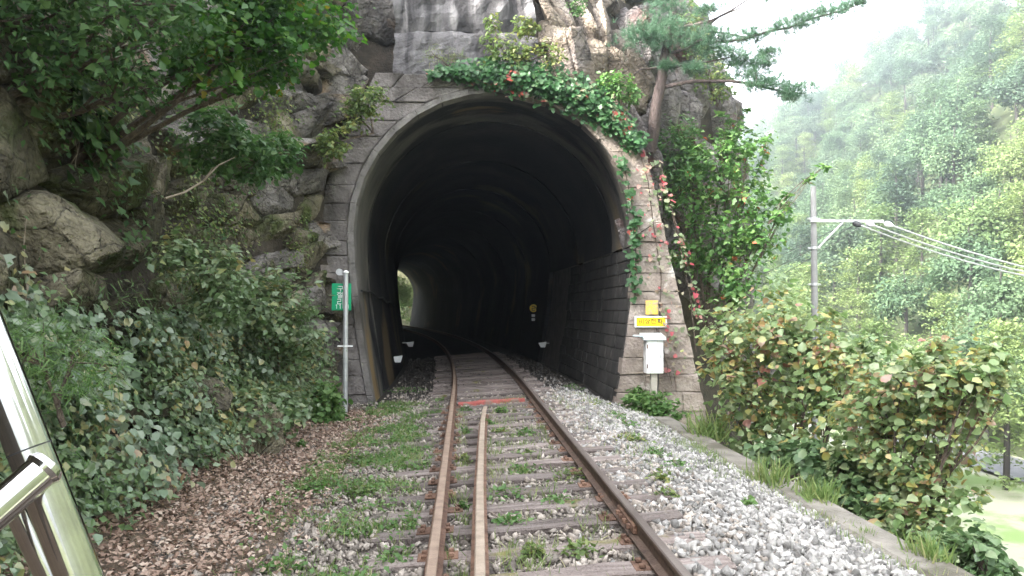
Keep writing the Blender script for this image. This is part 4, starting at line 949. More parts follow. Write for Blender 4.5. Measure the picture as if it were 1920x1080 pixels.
# leaf litter
n = 40000; lx = rv.uniform(-3.7, -1.1, n); ly = rv.uniform(3.0, 14.6, n)
k = (rv.random(n) < np.interp(lx, [-3.6, -2.9, -2.0, -1.1], [1, 1, 0.75, 0.0])); lx, ly = lx[k], ly[k]
lp = np.stack([lx, ly, gz(lx, ly) + 0.03 + 0.03 * rv.random(len(lx))], -1)
o = link('leaf_litter', leaf_mesh('leaf_litter', lp, unit(np.array([0, 0, 1]) + rv.normal(size=lp.shape) * 0.45), 0.046 * (0.6 + 0.8 * rv.random(len(lp))), 'leaf', rv, 0), L['litter']); tag(o, kind='stuff')
# grass strips
def grass(name, pts, h, m, r):
    nn = unit(np.array([0, 0, 1.0]) + r.normal(size=pts.shape) * 0.35)
    side = unit(np.cross(nn, r.normal(size=pts.shape)))
    o = link(name, leaf_mesh(name, pts, side, h * (0.5 + 0.8 * r.random(len(pts))), 'blade', r, 0, tang=nn), m); tag(o, kind='stuff'); return o
def gpatch(n, x0, x1, y0, y1, seed, thr, sc=1.3):
    r = np.random.default_rng(seed); x = r.uniform(x0, x1, n); y = r.uniform(y0, y1, n)
    d = np.array([fbm((a, b, seed), sc, 4) for a, b in zip(x, y)]); k = r.random(n) < np.clip((d - thr + 0.12) * 2.6, 0.03, 1)
    return np.stack([x[k], y[k], gz(x[k], y[k]) + 0.01], -1)
grass('grass', np.concatenate([gpatch(15000, -1.8, -0.4, 4, 15.9, 31, 0.02, 1.7), gpatch(7000, 1.7, 3.55, 8, 15.6, 32, 0.22, 2.2), gpatch(4500, 3.25, 3.75, 4, 13, 33, 0.05, 2.0), gpatch(9000, 0.22, 1.18, 4.2, 15.5, 34, 0.2, 2.6), gpatch(2500, -0.12, 0.04, 4.2, 14, 35, 0.08, 2.6)]), 0.11, L['grass'], rv)
q = gpatch(14000, -1.9, -0.4, 4, 15.9, 31, 0.04, 1.7)
o = link('clover', leaf_mesh('clover', q + np.array([0, 0, 0.02]) + np.abs(rv.normal(size=q.shape)) * np.array([0, 0, 0.03]), unit(np.array([0, 0, 1]) + rv.normal(size=q.shape) * 0.4), 0.05 * (0.5 + rv.random(len(q))), 'leaf', rv, 0), L['fresh']); tag(o, kind='stuff')

# weed clumps between the rails and on the shoulders
def weed(x, y, rad, label, group, m='fresh', n=90, h=0.1, shape='leaf', size=0.06):
    r = np.random.default_rng(int(abs(x * 1000 + y * 77)))
    z = float(gz(x, y)) + 0.02
    root = thing('weed', label, 'weed', (x, y, z), group)
    p = r.normal(size=(n, 3)) * np.array([rad, rad, 0]) * 0.5; p[:, 2] = h * r.random(n) * np.exp(-(p[:, 0] ** 2 + p[:, 1] ** 2) / rad ** 2)
    nn = unit(np.array([0, 0, 1]) + r.normal(size=p.shape) * 0.5)
    o = link('foliage', leaf_mesh('foliage', p, nn, size * (0.5 + 0.8 * r.random(n)), shape, r, 0), L[m], root); o['kind'] = 'stuff'
    mb = MB()
    for k in range(4): mb.tube([(0, 0, -0.02), (p[k, 0] * .6, p[k, 1] * .6, h * 0.6), (p[k, 0], p[k, 1], h)], 0.003, 4)
    mb.build('stem', M['twig'], root)
def weed_px(px, py, rpx, label, group, **kw):
    zg = 0.0
    d = CROT @ Vector(((px - 960) / F, (540 - py) / F, -1.0)); t = 1.0
    for _ in range(20):
        y = d.y * t; x = d.x * t; zg = float(gz(x, y)); t = (zg - CAMZ) / d.z
    weed(d.x * t, d.y * t, rpx * d.y * t / F, label, group, **kw)
GA, GB, GC = 'weeds between the rails', 'weeds on the ballast shoulder', 'weeds between rail and guard rail'
for (px, py, rp, m) in ((950, 935, 42, 'fresh'), (985, 888, 36, 'fresh'), (1070, 900, 34, 'fern'), (1050, 950, 40, 'fresh'), (1090, 1045, 34, 'fern'), (1000, 1048, 30, 'fern'), (940, 775, 14, 'fresh'), (1022, 775, 17, 'fresh'), (940, 815, 18, 'fern'), (985, 818, 18, 'fresh'), (985, 858, 20, 'fern'), (915, 800, 14, 'fresh'), (960, 990, 36, 'fresh')):
    weed_px(px, py, rp, 'low green weed clump sprouting from the ballast between sleepers inside the rails', GA, m=m)
for (px, py, rp, m) in ((875, 775, 12, 'fresh'), (874, 815, 14, 'fresh'), (868, 870, 16, 'fern'), (868, 965, 17, 'fresh')):
    weed_px(px, py, rp, 'narrow weed tuft squeezed between the running rail and the guard rail', GC, m=m)
for (px, py, rp, m) in ((1070, 730, 20, 'fresh'), (1110, 760, 30, 'fern'), (1150, 785, 34, 'fresh'), (1175, 802, 24, 'fresh'), (1190, 832, 26, 'fern'), (1228, 858, 24, 'fresh'), (1265, 880, 24, 'fresh'), (1250, 938, 22, 'fern'), (1400, 955, 14, 'fresh'), (1170, 828, 22, 'fern'), (1240, 905, 26, 'fern')):
    weed_px(px, py, rp, 'low weed clump growing on the pale ballast shoulder right of the track', GB, m=m)
for (px, py, rp, lb, m) in ((660, 870, 45, 'feathery grey green weed on the leaf litter beside the track', 'fern'), (590, 925, 28, 'small flat weed on the leaf litter below the bank', 'fresh'), (565, 842, 12, 'bright lime leaf sprig on the brown litter', 'fresh'),
                        (760, 735, 40, 'bright green weed patch at the left foot of the tunnel mouth', 'fresh'), (680, 930, 30, 'ragged weed tuft in the grass left of the sleepers', 'fern')):
    weed_px(px, py, rp, lb, None, m=m, n=150, h=0.2 if rp > 40 else 0.1)
# grassy tufts on the retaining wall
for (px, py, rp, lb) in ((1330, 820, 36, 'pale green tuft at the far end of the retaining wall'), (1445, 910, 38, 'tall yellowish grass tuft midway along the retaining wall'), (1535, 945, 36, 'straw coloured grass tuft on the wall edge'), (1745, 1060, 40, 'bright grass tuft on the near end of the retaining wall'), (1625, 1010, 16, 'tiny grass tuft at the inner foot of the wall')):
    y = (CAMZ + 0.4) * F / (py - 580) ; c = P(px, py + rp * 0.4, y); rr = np.random.default_rng(px)
    rt = thing('grass_tuft', lb, 'grass tuft', (c[0], y, max(c[2], -0.45)))
    nb = 160; w_ = rp * y / F
    p = rr.normal(size=(nb, 3)) * np.array([0.4, 0.6, 0]) * w_
    nn = unit(np.array([0, 0, 1.0]) + rr.normal(size=p.shape) * 0.35); sd_2 = unit(np.cross(nn, rr.normal(size=p.shape)))
    o = link('blades', leaf_mesh('blades', p, sd_2, w_ * 1.5 * (0.5 + 0.7 * rr.random(nb)), 'blade', rr, 0, tang=nn), L['grass'], rt); o['kind'] = 'stuff'

def bl(px, py, y, rpx, sq=(1, 1, 1)): return (P(px, py, y), np.array(sq) * rpx * y / F)
# shrubs
shrub('bank_shrub', 'feathery fern like shrub on the bank just left of the green sign post', 'shrub', P(540, 800, 12.5), [bl(520, 590, 11.6, 70), bl(470, 560, 11.2, 60), bl(560, 640, 12.2, 50)], 3200, 0.1, L['bank'], 60, 1)
shrub('bank_shrub', 'rounded green shrub at the foot of the bank beside the portal base', 'shrub', P(605, 800, 13.4), [bl(610, 755, 13.3, 38), bl(585, 780, 13.2, 32), bl(630, 785, 13.4, 26)], 1800, 0.09, L['fresh'], 60, 2, shape='broad')
shrub('bank_shrub', 'bushy light green shrub half way up the left bank', 'shrub', P(400, 600, 9.4), [bl(390, 500, 9.2, 50), bl(330, 480, 8.9, 40), bl(420, 560, 9.3, 50)], 1900, 0.08, L['bank'], 60, 3, stem_r=0.008)
shrub('bank_shrub', 'grassy lime shrub drooping near the chromed frame', 'shrub', P(120, 800, 5.8), [bl(140, 680, 5.9, 75, (1, 1, .8)), bl(60, 650, 5.7, 60)], 1800, 0.1, L['fresh'], 60, 4, shape='blade', droop=1.2)
shrub('bank_shrub', 'low yellow green bush at the upper left of the litter slope', 'shrub', P(480, 830, 10.2), [bl(450, 780, 10.0, 60, (1.2, 1, .7)), bl(520, 770, 10.6, 45)], 1800, 0.09, L['bank'], 60, 5)
def creeper(label, y, z, ry, rz, n, seed, size, m='vine', shape='lobed', nobj=120, lift=0.3):
    r = np.random.default_rng(seed); sc = s_of(y)
    q = r.normal(size=(n, 2)) * 0.55; ss = sc + q[:, 0] * ry; zz_ = np.maximum(z + q[:, 1] * rz, -0.15)
    d = np.array([fbm((a * 1.6, b * 1.6, seed), 1.0, 3) for a, b in zip(ss, zz_)]); k = d > -0.12 - 0.2 * r.random(n); ss, zz_, q, d = ss[k], zz_[k], q[k], d[k]
    p, nn = surf(ss, zz_); p = p + nn * (0.12 + lift * (0.3 + 1.2 * np.clip(d, -0.2, 0.6))[:, None] * r.random((len(p), 1))) + r.normal(size=p.shape) * 0.02
    n3 = unit(nn * 0.8 + np.array([0, 0, 0.7]) + r.normal(size=p.shape) * 0.35); sz = size * (0.4 + 1.25 * r.random(len(p)) ** 1.5)
    c, cn = surf(np.array([sc]), np.array([z])); root = thing('broadleaf_creeper', label, 'creeper', c[0] + cn[0] * 0.05); base = np.array(root.location)
    pick = r.permutation(len(p)); a, b = pick[:nobj], pick[nobj:]
    leaf_objects(root, p[a], n3[a], sz[a] * 1.1, shape, L[m], r, 0.9)
    o = link('foliage', leaf_mesh('foliage', p[b] - base, n3[b], sz[b], shape, r, 0.9), L[m], root); o['kind'] = 'stuff'
    for k in range(7):
        mb = MB(); e = r.normal(size=2) * 0.7; t = np.linspace(0, 1, 7); pp, pn_ = surf(sc + e[0] * ry * t, np.maximum(z + e[1] * rz * t, -0.1)); pp = pp + pn_ * 0.14 + r.normal(size=pp.shape) * 0.02 - base
        mb.tube(pp, list(np.linspace(0.009, 0.003, 7)), 5); mb.build('stem', M['twig'], root)
creeper('large leaved grey green creeper sprawling over the middle of the bank', 6.9, 1.15, 1.1, 0.7, 1500, 11, 0.095)
creeper('large leaved creeper with yellowing leaves at the foot of the bank', 6.3, 0.25, 1.3, 0.5, 1500, 12, 0.085)
creeper('pale leaved creeper climbing the bank beside the chromed frame', 5.2, 0.9, 0.9, 0.7, 1300, 14, 0.085)
creeper('low grey green creeper half way along the foot of the bank', 9.2, 0.7, 1.4, 0.7, 1500, 15, 0.085)
creeper('dark broad leaves hanging down under the trees at upper left', 8.6, 3.9, 0.8, 0.8, 700, 13, 0.13, 'dark', 'broad', 100, 0.5)
# overhanging trees at the top left
shrub('overhanging_tree', 'dark leafed tree hanging over the upper left bank', 'tree', P(-150, 250, 8.0), [bl(60, 30, 7.2, 120), bl(200, 80, 7.6, 105), bl(120, -60, 7.4, 150), bl(330, 10, 7.9, 100), bl(260, 160, 8.0, 50), bl(90, 140, 7.3, 45)], 4600, 0.085, L['dark'], 150, 21, shape='leaf', stem_r=0.05, shell=0.25, clump=0.26)
shrub('overhanging_tree', 'bright green maple bough reaching out over the rocks at top', 'tree', P(120, 330, 8.9), [bl(470, 60, 8.6, 95, (1.3, 1, .8)), bl(560, 30, 8.9, 75, (1.3, 1, .7)), bl(400, 110, 8.5, 80, (1.2, 1, .8)), bl(610, 60, 9.2, 40, (1.2, 1, .6)), bl(470, -40, 8.6, 90), bl(500, 130, 8.9, 45)], 5200, 0.07, L['maple'], 200, 22, shape='lobed', stem_r=0.045, shell=0.25, clump=0.28)
shrub('ledge_shrub', 'hanging green shrub between the boulders left of the arch', 'shrub', P(470, 330, 10.8), [bl(400, 260, 9.8, 60), bl(470, 300, 10.2, 45), bl(520, 290, 10.8, 40)], 2600, 0.09, L['dark'], 80, 23)
shrub('ledge_shrub', 'yellowish sprigs on the ledge above the left arch shoulder', 'shrub', P(700, 250, 15.2), [bl(690, 190, 15.0, 32), bl(665, 215, 15, 26), bl(620, 270, 14.6, 30)], 1500, 0.09, L['fern'], 40, 24)
shrub('ledge_shrub', 'wispy pale green bush on the headwall above the arch crown', 'shrub', P(970, 130, 15.9), [bl(940, 92, 15.8, 34, (1, .4, 1.1)), bl(985, 98, 15.8, 30, (1, .4, .8)), bl(1030, 100, 15.7, 30, (1, .4, .7)), bl(925, 45, 16.0, 18, (1, .4, 1.5))], 1100, 0.085, L['fern'], 50, 25, shape='leaf')
shrub('ledge_shrub', 'thin lime ferns on the headwall left of the ivy', 'shrub', P(840, 125, 16.0), [bl(810, 105, 16, 18), bl(850, 110, 16, 20)], 500, 0.1, L['fern'], 20, 26, shape='blade')
shrub('ledge_shrub', 'small light green bush on the rock ledge above the right arch shoulder', 'shrub', P(1165, 200, 15.9), [bl(1160, 165, 15.9, 26), bl(1140, 150, 15.9, 20), bl(1185, 180, 16, 20)], 900, 0.09, L['tree_r'], 30, 27)
shrub('ledge_shrub', 'mossy tuft in a crack near the top of the tan rock', 'shrub', P(1080, 25, 15.9), [bl(1083, 10, 15.9, 16, (1, .6, 1.4))], 350, 0.06, L['dark'], 0, 28)
shrub('ledge_shrub', 'olive fern hanging from the tan rock beside the headwall', 'shrub', P(1000, 60, 15.7), [bl(985, 52, 15.6, 20, (1, .5, .8))], 350, 0.08, L['fern'], 0, 29)
# bare fallen branches on the bank
for (a, b, c, lb) in (((440, 295, 9.2), (380, 340, 8.9), (310, 372, 8.4), 'bare pale branch slanting across the dark boulders'),):
    mb = MB(); pts = [P(*a), P(*b), P(*c)]; pts = [pts[0], pts[0] * .5 + pts[1] * .5 + np.array((0, 0, .05)), pts[1], pts[1] * .5 + pts[2] * .5 + np.array((0, 0, -.03)), pts[2]]
    mb.tube(pts, [0.004, 0.008, 0.011, 0.012, 0.013], 7); mb.tube([pts[2], pts[2] + np.array((0.12, -0.05, 0.14)), pts[2] + np.array((0.3, -0.1, 0.2))], [0.007, 0.005, 0.002], 5)
    o = mb.build('bare_branch', M['twig'], None, True); tag(o, lb, 'branch')

# ------------------------------------------------------------------ ivy over the arch, red creeper on the pier
def strip_leaves(line, n, r, depth=0.25):
    line = [(x, y, w) for x, y, w in line]; seg = np.array([math.hypot(b[0] - a[0], b[1] - a[1]) * (a[2] + b[2]) for a, b in zip(line[:-1], line[1:])]); seg = seg / seg.sum()
    pts = []
    for (a, b), fr2 in zip(zip(line[:-1], line[1:]), seg):
        for _ in range(int(n * fr2)):
            t = r.random(); w = a[2] + (b[2] - a[2]) * t
            dxn, dyn = b[1] - a[1], -(b[0] - a[0]); ll = math.hypot(dxn, dyn) or 1
            q = np.clip(r.normal() * 0.5, -1.2, 1.2) * w
            pts.append(P(a[0] + (b[0] - a[0]) * t + dxn / ll * q, a[1] + (b[1] - a[1]) * t + dyn / ll * q, Y0 - 0.06 - depth * r.random() * math.exp(-(q / w) ** 2)))
    return np.array(pts)
def climber(name, label, line, n, nobj, size, m, seed, depth, stems, shape='lobed'):
    r = np.random.default_rng(seed); p = strip_leaves(line, n, r, depth)
    root = thing(name, label, 'climber', p[0]); base = np.array(root.location)
    nn = unit(np.array([0.1, -0.8, 0.55]) + r.normal(size=p.shape) * 0.35); sz = size * (0.6 + 0.7 * r.random(len(p)))
    leaf_objects(root, p[:0], nn[:0], sz[:0], shape, m, r)
    idx = r.permutation(len(p)); a, b = idx[:nobj], idx[nobj:]
    leaf_objects(root, p[a], nn[a], sz[a] * 1.1, shape, m, r, 1.0)
    if len(b):
        o = link('foliage', leaf_mesh('foliage', p[b] - base, nn[b], sz[b], shape, r, 1.0), m, root); o['kind'] = 'stuff'
    for st in stems:
        mb = MB(); mb.tube([P(x, y, Y0 - 0.06) - base for x, y in st], 0.012, 5); mb.build('stem', M['bark'], root)
climber('ivy', 'thick green ivy draped over the crown and right shoulder of the arch', [(800, 138, 8), (850, 134, 15), (910, 136, 28), (985, 146, 36), (1060, 164, 36), (1120, 198, 32), (1165, 236, 24), (1202, 275, 18)], 2900, 290, 0.105, L['ivy'], 41, 0.3,
        [[(860, 140), (950, 150), (1040, 165), (1110, 200), (1180, 260)], [(1000, 150), (1010, 185)], [(1080, 180), (1090, 215)]])
climber('red_creeper', 'sparse creeper with red and pink leaves running down the right pier', [(1195, 270, 24), (1215, 330, 26), (1232, 400, 30), (1235, 470, 32), (1235, 540, 34), (1260, 640, 34), (1265, 700, 30)], 150, 100, 0.085, L['red'], 42, 0.1,
        [[(1195, 270), (1215, 340), (1225, 420), (1240, 520), (1235, 620), (1260, 720)], [(1250, 360), (1275, 460), (1295, 560), (1305, 660)], [(1225, 420), (1195, 440), (1190, 470)]])
climber('red_creeper', 'line of red creeper leaves along the outer edge of the right pier', [(1235, 300, 8), (1262, 400, 9), (1285, 480, 9), (1300, 545, 9), (1312, 600, 9)], 75, 50, 0.1, L['red'], 43, 0.15, [[(1235, 300), (1262, 400), (1285, 480), (1300, 545), (1312, 610)]])
climber('green_creeper', 'green leaf tufts hanging from the right edge of the tunnel opening', [(1160, 290, 10), (1185, 400, 12), (1190, 450, 16), (1188, 560, 9)], 150, 70, 0.12, L['ivy'], 44, 0.12, [[(1165, 285), (1188, 400), (1192, 480), (1190, 570)]])
shrub('weed_clump', 'fresh green weeds round the foot of the white cabinet post', 'weed', P(1230, 790, 15.2), [bl(1215, 755, 15.2, 30, (1.4, .8, .6)), bl(1250, 770, 15.0, 26, (1.3, .8, .6)), bl(1195, 745, 15.4, 20)], 1300, 0.1, L['fresh'], 40, 45)

# ------------------------------------------------------------------ right side: pine, leafy shrub, vine thickets
def px_tube(mb, pts, rad, base, n=8):
    pts = [P(*p) - base for p in pts]
    fine = [pts[0]]
    for a, b in zip(pts[:-1], pts[1:]):
        for t in (0.5, 1.0): fine.append(a + (b - a) * t + (np.random.default_rng(int(abs(a[0]) * 999)).normal(size=3) * 0.02 if t < 1 else 0))
    mb.tube(fine, list(np.linspace(rad[0], rad[1], len(fine))), n)
pbase = P(1220, 270, 16.9)
pine = thing('pine_tree', 'gnarled red pine leaning out from the rock beside the portal', 'pine tree', pbase)
mb = MB(); px_tube(mb, [(1218, 285, 16.9), (1230, 200, 16.7), (1242, 140, 16.6), (1252, 80, 16.6), (1262, 30, 16.7), (1262, -60, 16.8)], (0.14, 0.07), pbase, 10); mb.build('trunk', M['bark_pine'], pine, True)
BR = [([(1236, 165, 16.7), (1300, 152, 16.3), (1370, 152, 16.0), (1440, 165, 15.8), (1505, 175, 15.6)], .05), ([(1248, 100, 16.6), (1290, 90, 16.3), (1340, 60, 16.2), (1400, 70, 16.0)], .04), ([(1255, 60, 16.6), (1330, 40, 16.2), (1400, 10, 16)], .04),
      ([(1320, 80, 16.2), (1400, 72, 15.9), (1480, 52, 15.6), (1560, 25, 15.3), (1620, 5, 15.1)], .035), ([(1245, 125, 16.6), (1200, 130, 16.4), (1185, 140, 16.2)], .03), ([(1240, 130, 16.6), (1310, 118, 16.2), (1380, 105, 16)], .035), ([(1330, 45, 16.2), (1370, 20, 16), (1440, -20, 15.8)], .03), ([(1250, 80, 16.6), (1215, 70, 16.4)], .03)]
for pts, rd in BR:
    mb = MB(); px_tube(mb, pts, (rd, rd * 0.3), pbase, 7); mb.build('branch', M['bark_pine'], pine, True)
pads = [(1215, 75, 16.4, 32), (1260, 70, 16.3, 38), (1300, 75, 16.2, 34), (1335, 90, 16.1, 30), (1370, 105, 16, 26), (1250, 50, 16.4, 26), (1345, 70, 16.1, 24), (1200, 62, 16.4, 22), (1420, 160, 15.8, 22), (1450, 158, 15.8, 26), (1490, 168, 15.6, 22), (1400, 140, 15.9, 18),
        (1410, 70, 15.9, 20), (1470, 52, 15.6, 24), (1510, 40, 15.5, 24), (1555, 22, 15.3, 22), (1600, 8, 15.2, 18), (1440, 100, 15.8, 16), (1430, 120, 15.8, 16), (1390, 118, 16, 20), (1250, 15, 16.6, 26), (1300, 130, 16.2, 16), (1250, 125, 16.4, 10), (1440, -15, 15.8, 26), (1330, 20, 16.1, 16), (1480, 180, 15.6, 14)]
for (x_, y_, d_, r_) in pads:
    r = np.random.default_rng(int(x_ * 3 + y_)); k = int(50 + r_ * 2.6); c = P(x_, y_, d_); w_ = r_ * d_ / F
    tips = c + r.normal(size=(k, 3)) * np.array([0.75, 0.75, 0.3]) * w_
    nd = 26; dirs = unit(r.normal(size=(k, nd, 3)) * 0.7 + np.array([0, 0, 0.7]) + unit(tips - c)[:, None, :] * 0.6)
    pts = np.repeat(tips, nd, axis=0); dr_ = dirs.reshape(-1, 3)
    o = link('needle_pad', leaf_mesh('needle_pad', pts - pbase, unit(np.cross(dr_, r.normal(size=dr_.shape))), 0.14 * (0.7 + 0.5 * r.random(len(pts))), 'needle', r, 0, tang=dr_), L['needle'], pine)
    mb = MB()
    for q in tips[:6]: mb.tube([c - pbase, q - pbase], 0.006, 4)
    mb.build('twig', M['bark_pine'], pine)
shrub('leafy_tree', 'light green leafy sapling behind the right pier with branches reaching out to the valley', 'tree', P(1330, 640, 17.5), sprays([bl(1340, 300, 17.2, 55), bl(1400, 285, 17, 45), bl(1300, 360, 17.4, 60), bl(1400, 370, 17, 55), bl(1340, 440, 17.2, 62), bl(1420, 440, 16.8, 50), bl(1460, 400, 16.6, 30), bl(1300, 480, 17.4, 45), bl(1380, 520, 17, 60), bl(1370, 235, 17.2, 26), bl(1290, 300, 17.5, 30)], 3, 138), 7000, 0.125, L['tree_r'], 240, 51, stem_r=0.035, shell=0.3, nstem=11)
shrub('leafy_branch', 'long bare twig with a few bright leaves reaching towards the power pole', 'branch', P(1440, 420, 16.5), [bl(1535, 320, 16, 13), bl(1510, 345, 16.1, 12), bl(1480, 372, 16.3, 14), bl(1545, 312, 16, 8)], 110, 0.12, L['tree_r'], 20, 52, stem_r=0.012)
shrub('dark_shrub', 'dark green shrub in the cleft behind the pine trunk', 'shrub', P(1260, 300, 17.4), [bl(1250, 270, 17.2, 32), bl(1285, 250, 17.4, 28), bl(1270, 320, 17.2, 34)], 1500, 0.09, L['dark'], 30, 53)
shrub('olive_bush', 'olive hanging bush on the far rock edge behind the pine', 'shrub', P(1345, 200, 19), [bl(1330, 130, 18.8, 32, (1, 1, 1.2)), bl(1350, 170, 18.8, 28), bl(1310, 90, 19, 26), bl(1290, 40, 19.5, 32)], 1500, 0.1, L['fern'], 30, 54)
def hug(pts): return pts[:, 0] > 3.55 + 0.0 * pts[:, 1]
shrub('vine_thicket', 'mottled vine thicket with orange and yellow leaves crowding the far wall end', 'shrub', P(1480, 960, 11.5), sprays([bl(1400, 640, 12.2, 75), bl(1470, 620, 11.6, 70), bl(1540, 650, 11.2, 55), bl(1420, 730, 12, 70), bl(1500, 720, 11.4, 75), bl(1390, 800, 12, 50), bl(1470, 820, 11.3, 60), bl(1560, 740, 10.8, 50), bl(1370, 700, 12.5, 40), bl(1590, 690, 10.4, 55), bl(1600, 780, 10, 55), bl(1350, 620, 12.8, 40)], 3, 129), 6000, 0.105, L['right'], 280, 61, shape='broad', stem_r=0.03, inner=None, keep=hug, shell=0.3, clump=0.3, nstem=10)
shrub('vine_thicket', 'big rounded vine thicket with reddening leaves standing nearer beyond the wall', 'shrub', P(1720, 1080, 8.5), sprays([bl(1690, 720, 8.8, 80), bl(1780, 730, 8.4, 75), bl(1640, 780, 9.2, 70), bl(1740, 820, 8.6, 85), bl(1815, 715, 8.2, 42), bl(1680, 900, 9, 75), bl(1760, 930, 8.4, 60), bl(1610, 860, 9.6, 55), bl(1860, 745, 8, 24), bl(1720, 990, 8.2, 60), bl(1630, 680, 9.4, 42), bl(1850, 700, 8.0, 40)], 3, 131), 6600, 0.088, L['right'], 290, 62, shape='broad', stem_r=0.03, inner=None, keep=hug, shell=0.3, clump=0.3, nstem=10)
shrub('green_bush', 'plain green bush at the lower right corner below the thicket', 'shrub', P(1850, 1180, 7.6), sprays([bl(1820, 1030, 7.5, 45), bl(1770, 1060, 7.4, 55), bl(1860, 1075, 7.2, 45)], 3, 111), 1500, 0.09, L['right_in'], 90, 63, shape='broad', stem_r=0.02, keep=hug)
shrub('green_bush', 'dark green bush under the thicket along the wall face', 'shrub', P(1560, 1000, 9.8), sprays([bl(1540, 880, 10, 50), bl(1600, 930, 9.3, 50), bl(1660, 970, 8.8, 45), bl(1450, 850, 11, 40)], 3, 104), 2600, 0.1, L['right_in'], 90, 64, shape='broad', stem_r=0.02, keep=hug)

# ------------------------------------------------------------------ far trees
def far_tree_mesh(kind, i, lod=1.0):
    r = np.random.default_rng(300 + i); Hh = 9.0
    mb = MB(); mb.tube([(0, 0, -1), (0.15, 0, 3), (0.1, 0.1, 6), (0, 0, 8)], [0.2, 0.16, 0.1, 0.04], 6)
    tv = np.array(mb.v); 
    trunk = mb
    P_, N_ = [], []
    if kind == 'pine':
        for k in range(int(30)):
            z = 1.2 + 7.6 * (k / 29) ** 0.9; a = r.uniform(0, 6.28); R = (1 - (z - 1.2) / 8.6) * 2.9 * r.uniform(0.5, 1.1)
            c = np.array([math.cos(a) * R, math.sin(a) * R, z - 0.12 * R]); m_ = int(110 * lod)
            q = c + r.normal(size=(m_, 3)) * np.array([0.62, 0.62, 0.16]); P_.append(q); N_.append(unit(np.array([0, 0, 1]) + r.normal(size=q.shape) * 0.4))
    else:
        for k in range(34):
            d = unit(r.normal(size=3)); d[2] = abs(d[2]) * 1.2 - 0.35
            c = np.array([0, 0, 4.7]) + d * np.array([2.7, 2.7, 3.6]) * r.uniform(0.55, 1.0); m_ = int(104 * lod)
            q = c + r.normal(size=(m_, 3)) * np.array([0.55, 0.55, 0.38]); P_.append(q); N_.append(unit(d * 0.6 + np.array([0, 0, 0.7]) + r.normal(size=q.shape) * 0.5))
    return trunk, np.concatenate(P_), np.concatenate(N_), r
FT = []
for i, (kd, lm) in enumerate((('pine', 'far_b'), ('broad', 'far_a'), ('broad', 'far_c'), ('pine', 'far_a'), ('broad', 'far_b'), ('pine', 'far_c'), ('broad', 'far_a'))):
    tr, p, n_, r = far_tree_mesh(kd, i)
    sz = (0.27 if kd == 'pine' else 0.28) * (0.6 + 0.8 * r.random(len(p)))
    cr = leaf_mesh('crown', p, n_, sz, 'leaf', r, 0.3); cr.materials.append(L[lm])
    tm = tr.mesh('trunk', True); tm.materials.append(M['bark_dark'])
    # both in one mesh for the small ones
    nv = np.array([v.co for v in cr.vertices]); nf = np.array([q.vertices[:] for q in cr.polygons])
    one = mesh_np('tree', np.concatenate([nv, np.array(tr.v)]), [nf, np.array([q for q in tr.f if len(q) == 4]) + len(nv)])
    one.materials.append(L[lm]); one.materials.append(M['bark_dark'])
    mi = np.zeros(len(one.polygons), dtype=np.int32); mi[len(nf):] = 1; one.polygons.foreach_set('material_index', mi)
    FT.append((cr, tm, one, lm, kd, nv, nf))
r = np.random.default_rng(9)
pos = []
for yy in np.arange(20, 330, 5.6):
    for xx in np.arange(39, 114, 5.2):
        x_, y_ = xx + r.uniform(-1.7, 1.7), yy + r.uniform(-1.8, 1.8)
        z_ = float(hill_z(np.array(x_), np.array(y_)))
        v_ = CROT.transposed() @ Vector((x_, y_, z_ + 5 - CAMZ)); px = 960 + F * v_.x / -v_.z; py = 540 - F * v_.y / -v_.z
        if 1280 < px < 2150 and py > -250: pos.append((math.hypot(x_, y_), x_, y_, z_, px, py))
pos.sort()
# back ones are hidden by the front ones only partly; the first 300 by distance are individuals
GF, GN = 'hazy trees on the far hillside', 'brighter trees low on the near part of the hillside'
big = []; restp = []
for k, (d_, x_, y_, z_, px, py) in enumerate(pos):
    s_ = r.uniform(0.85, 1.5); rot = r.uniform(0, 6.28)
    near = d_ < 105
    vi = r.choice([0, 0, 4, 1, 3, 6]) if near else r.choice([1, 2, 3, 5, 6, 0])
    if len(big) < 300 and px < 2000:
        cr, tm, one, lm, kd, nv, nf = FT[vi]
        grp = GN if near else GF
        where = ('near the skyline at top right' if py < 140 and px > 1700 else 'along the skyline above the pine branches' if py < 260 and px < 1650 else 'directly above the power wires at right' if px > 1640 and py < 480 else
                 'behind the power pole' if 1460 < px < 1600 else 'below the power wires' if py > 470 and px > 1600 else 'left of the power pole' if px <= 1460 else 'on mid slope right of the power pole')
        lb = ('bright %s on the hillside ' if near else 'hazy %s on the hillside ') % ('layered pine' if kd == 'pine' else 'round crowned tree') + where
        if len(big) < 70:
            t = thing('hillside_tree', lb, 'tree', (x_, y_, z_), grp); link('crown', cr, None, t); link('trunk', tm, None, t)
        else: t = link('hillside_tree', one); tag(t, lb, 'tree', grp); t.location = (x_, y_, z_)
        t.rotation_euler = (0, 0, rot); t.scale = (s_,) * 3; big.append(t)
    else: restp.append((x_, y_, z_, s_, rot, vi))
V = {}; 
for (x_, y_, z_, s_, rot, vi) in restp:
    cr, tm, one, lm, kd, nv, nf = FT[vi]
    sel = r.choice(len(nf), int(len(nf) * 0.16), replace=False)
    tri = nv[nf[sel]].reshape(-1, 3); c_, s2 = math.cos(rot), math.sin(rot)
    ctr = tri.reshape(-1, 3, 3).mean(1, keepdims=True); tri = (ctr + (tri.reshape(-1, 3, 3) - ctr) * 2.2).reshape(-1, 3)
    q = np.stack([tri[:, 0] * c_ - tri[:, 1] * s2, tri[:, 0] * s2 + tri[:, 1] * c_, tri[:, 2]], -1) * s_ + np.array([x_, y_, z_])
    V.setdefault(lm, []).append(q)
wood = None
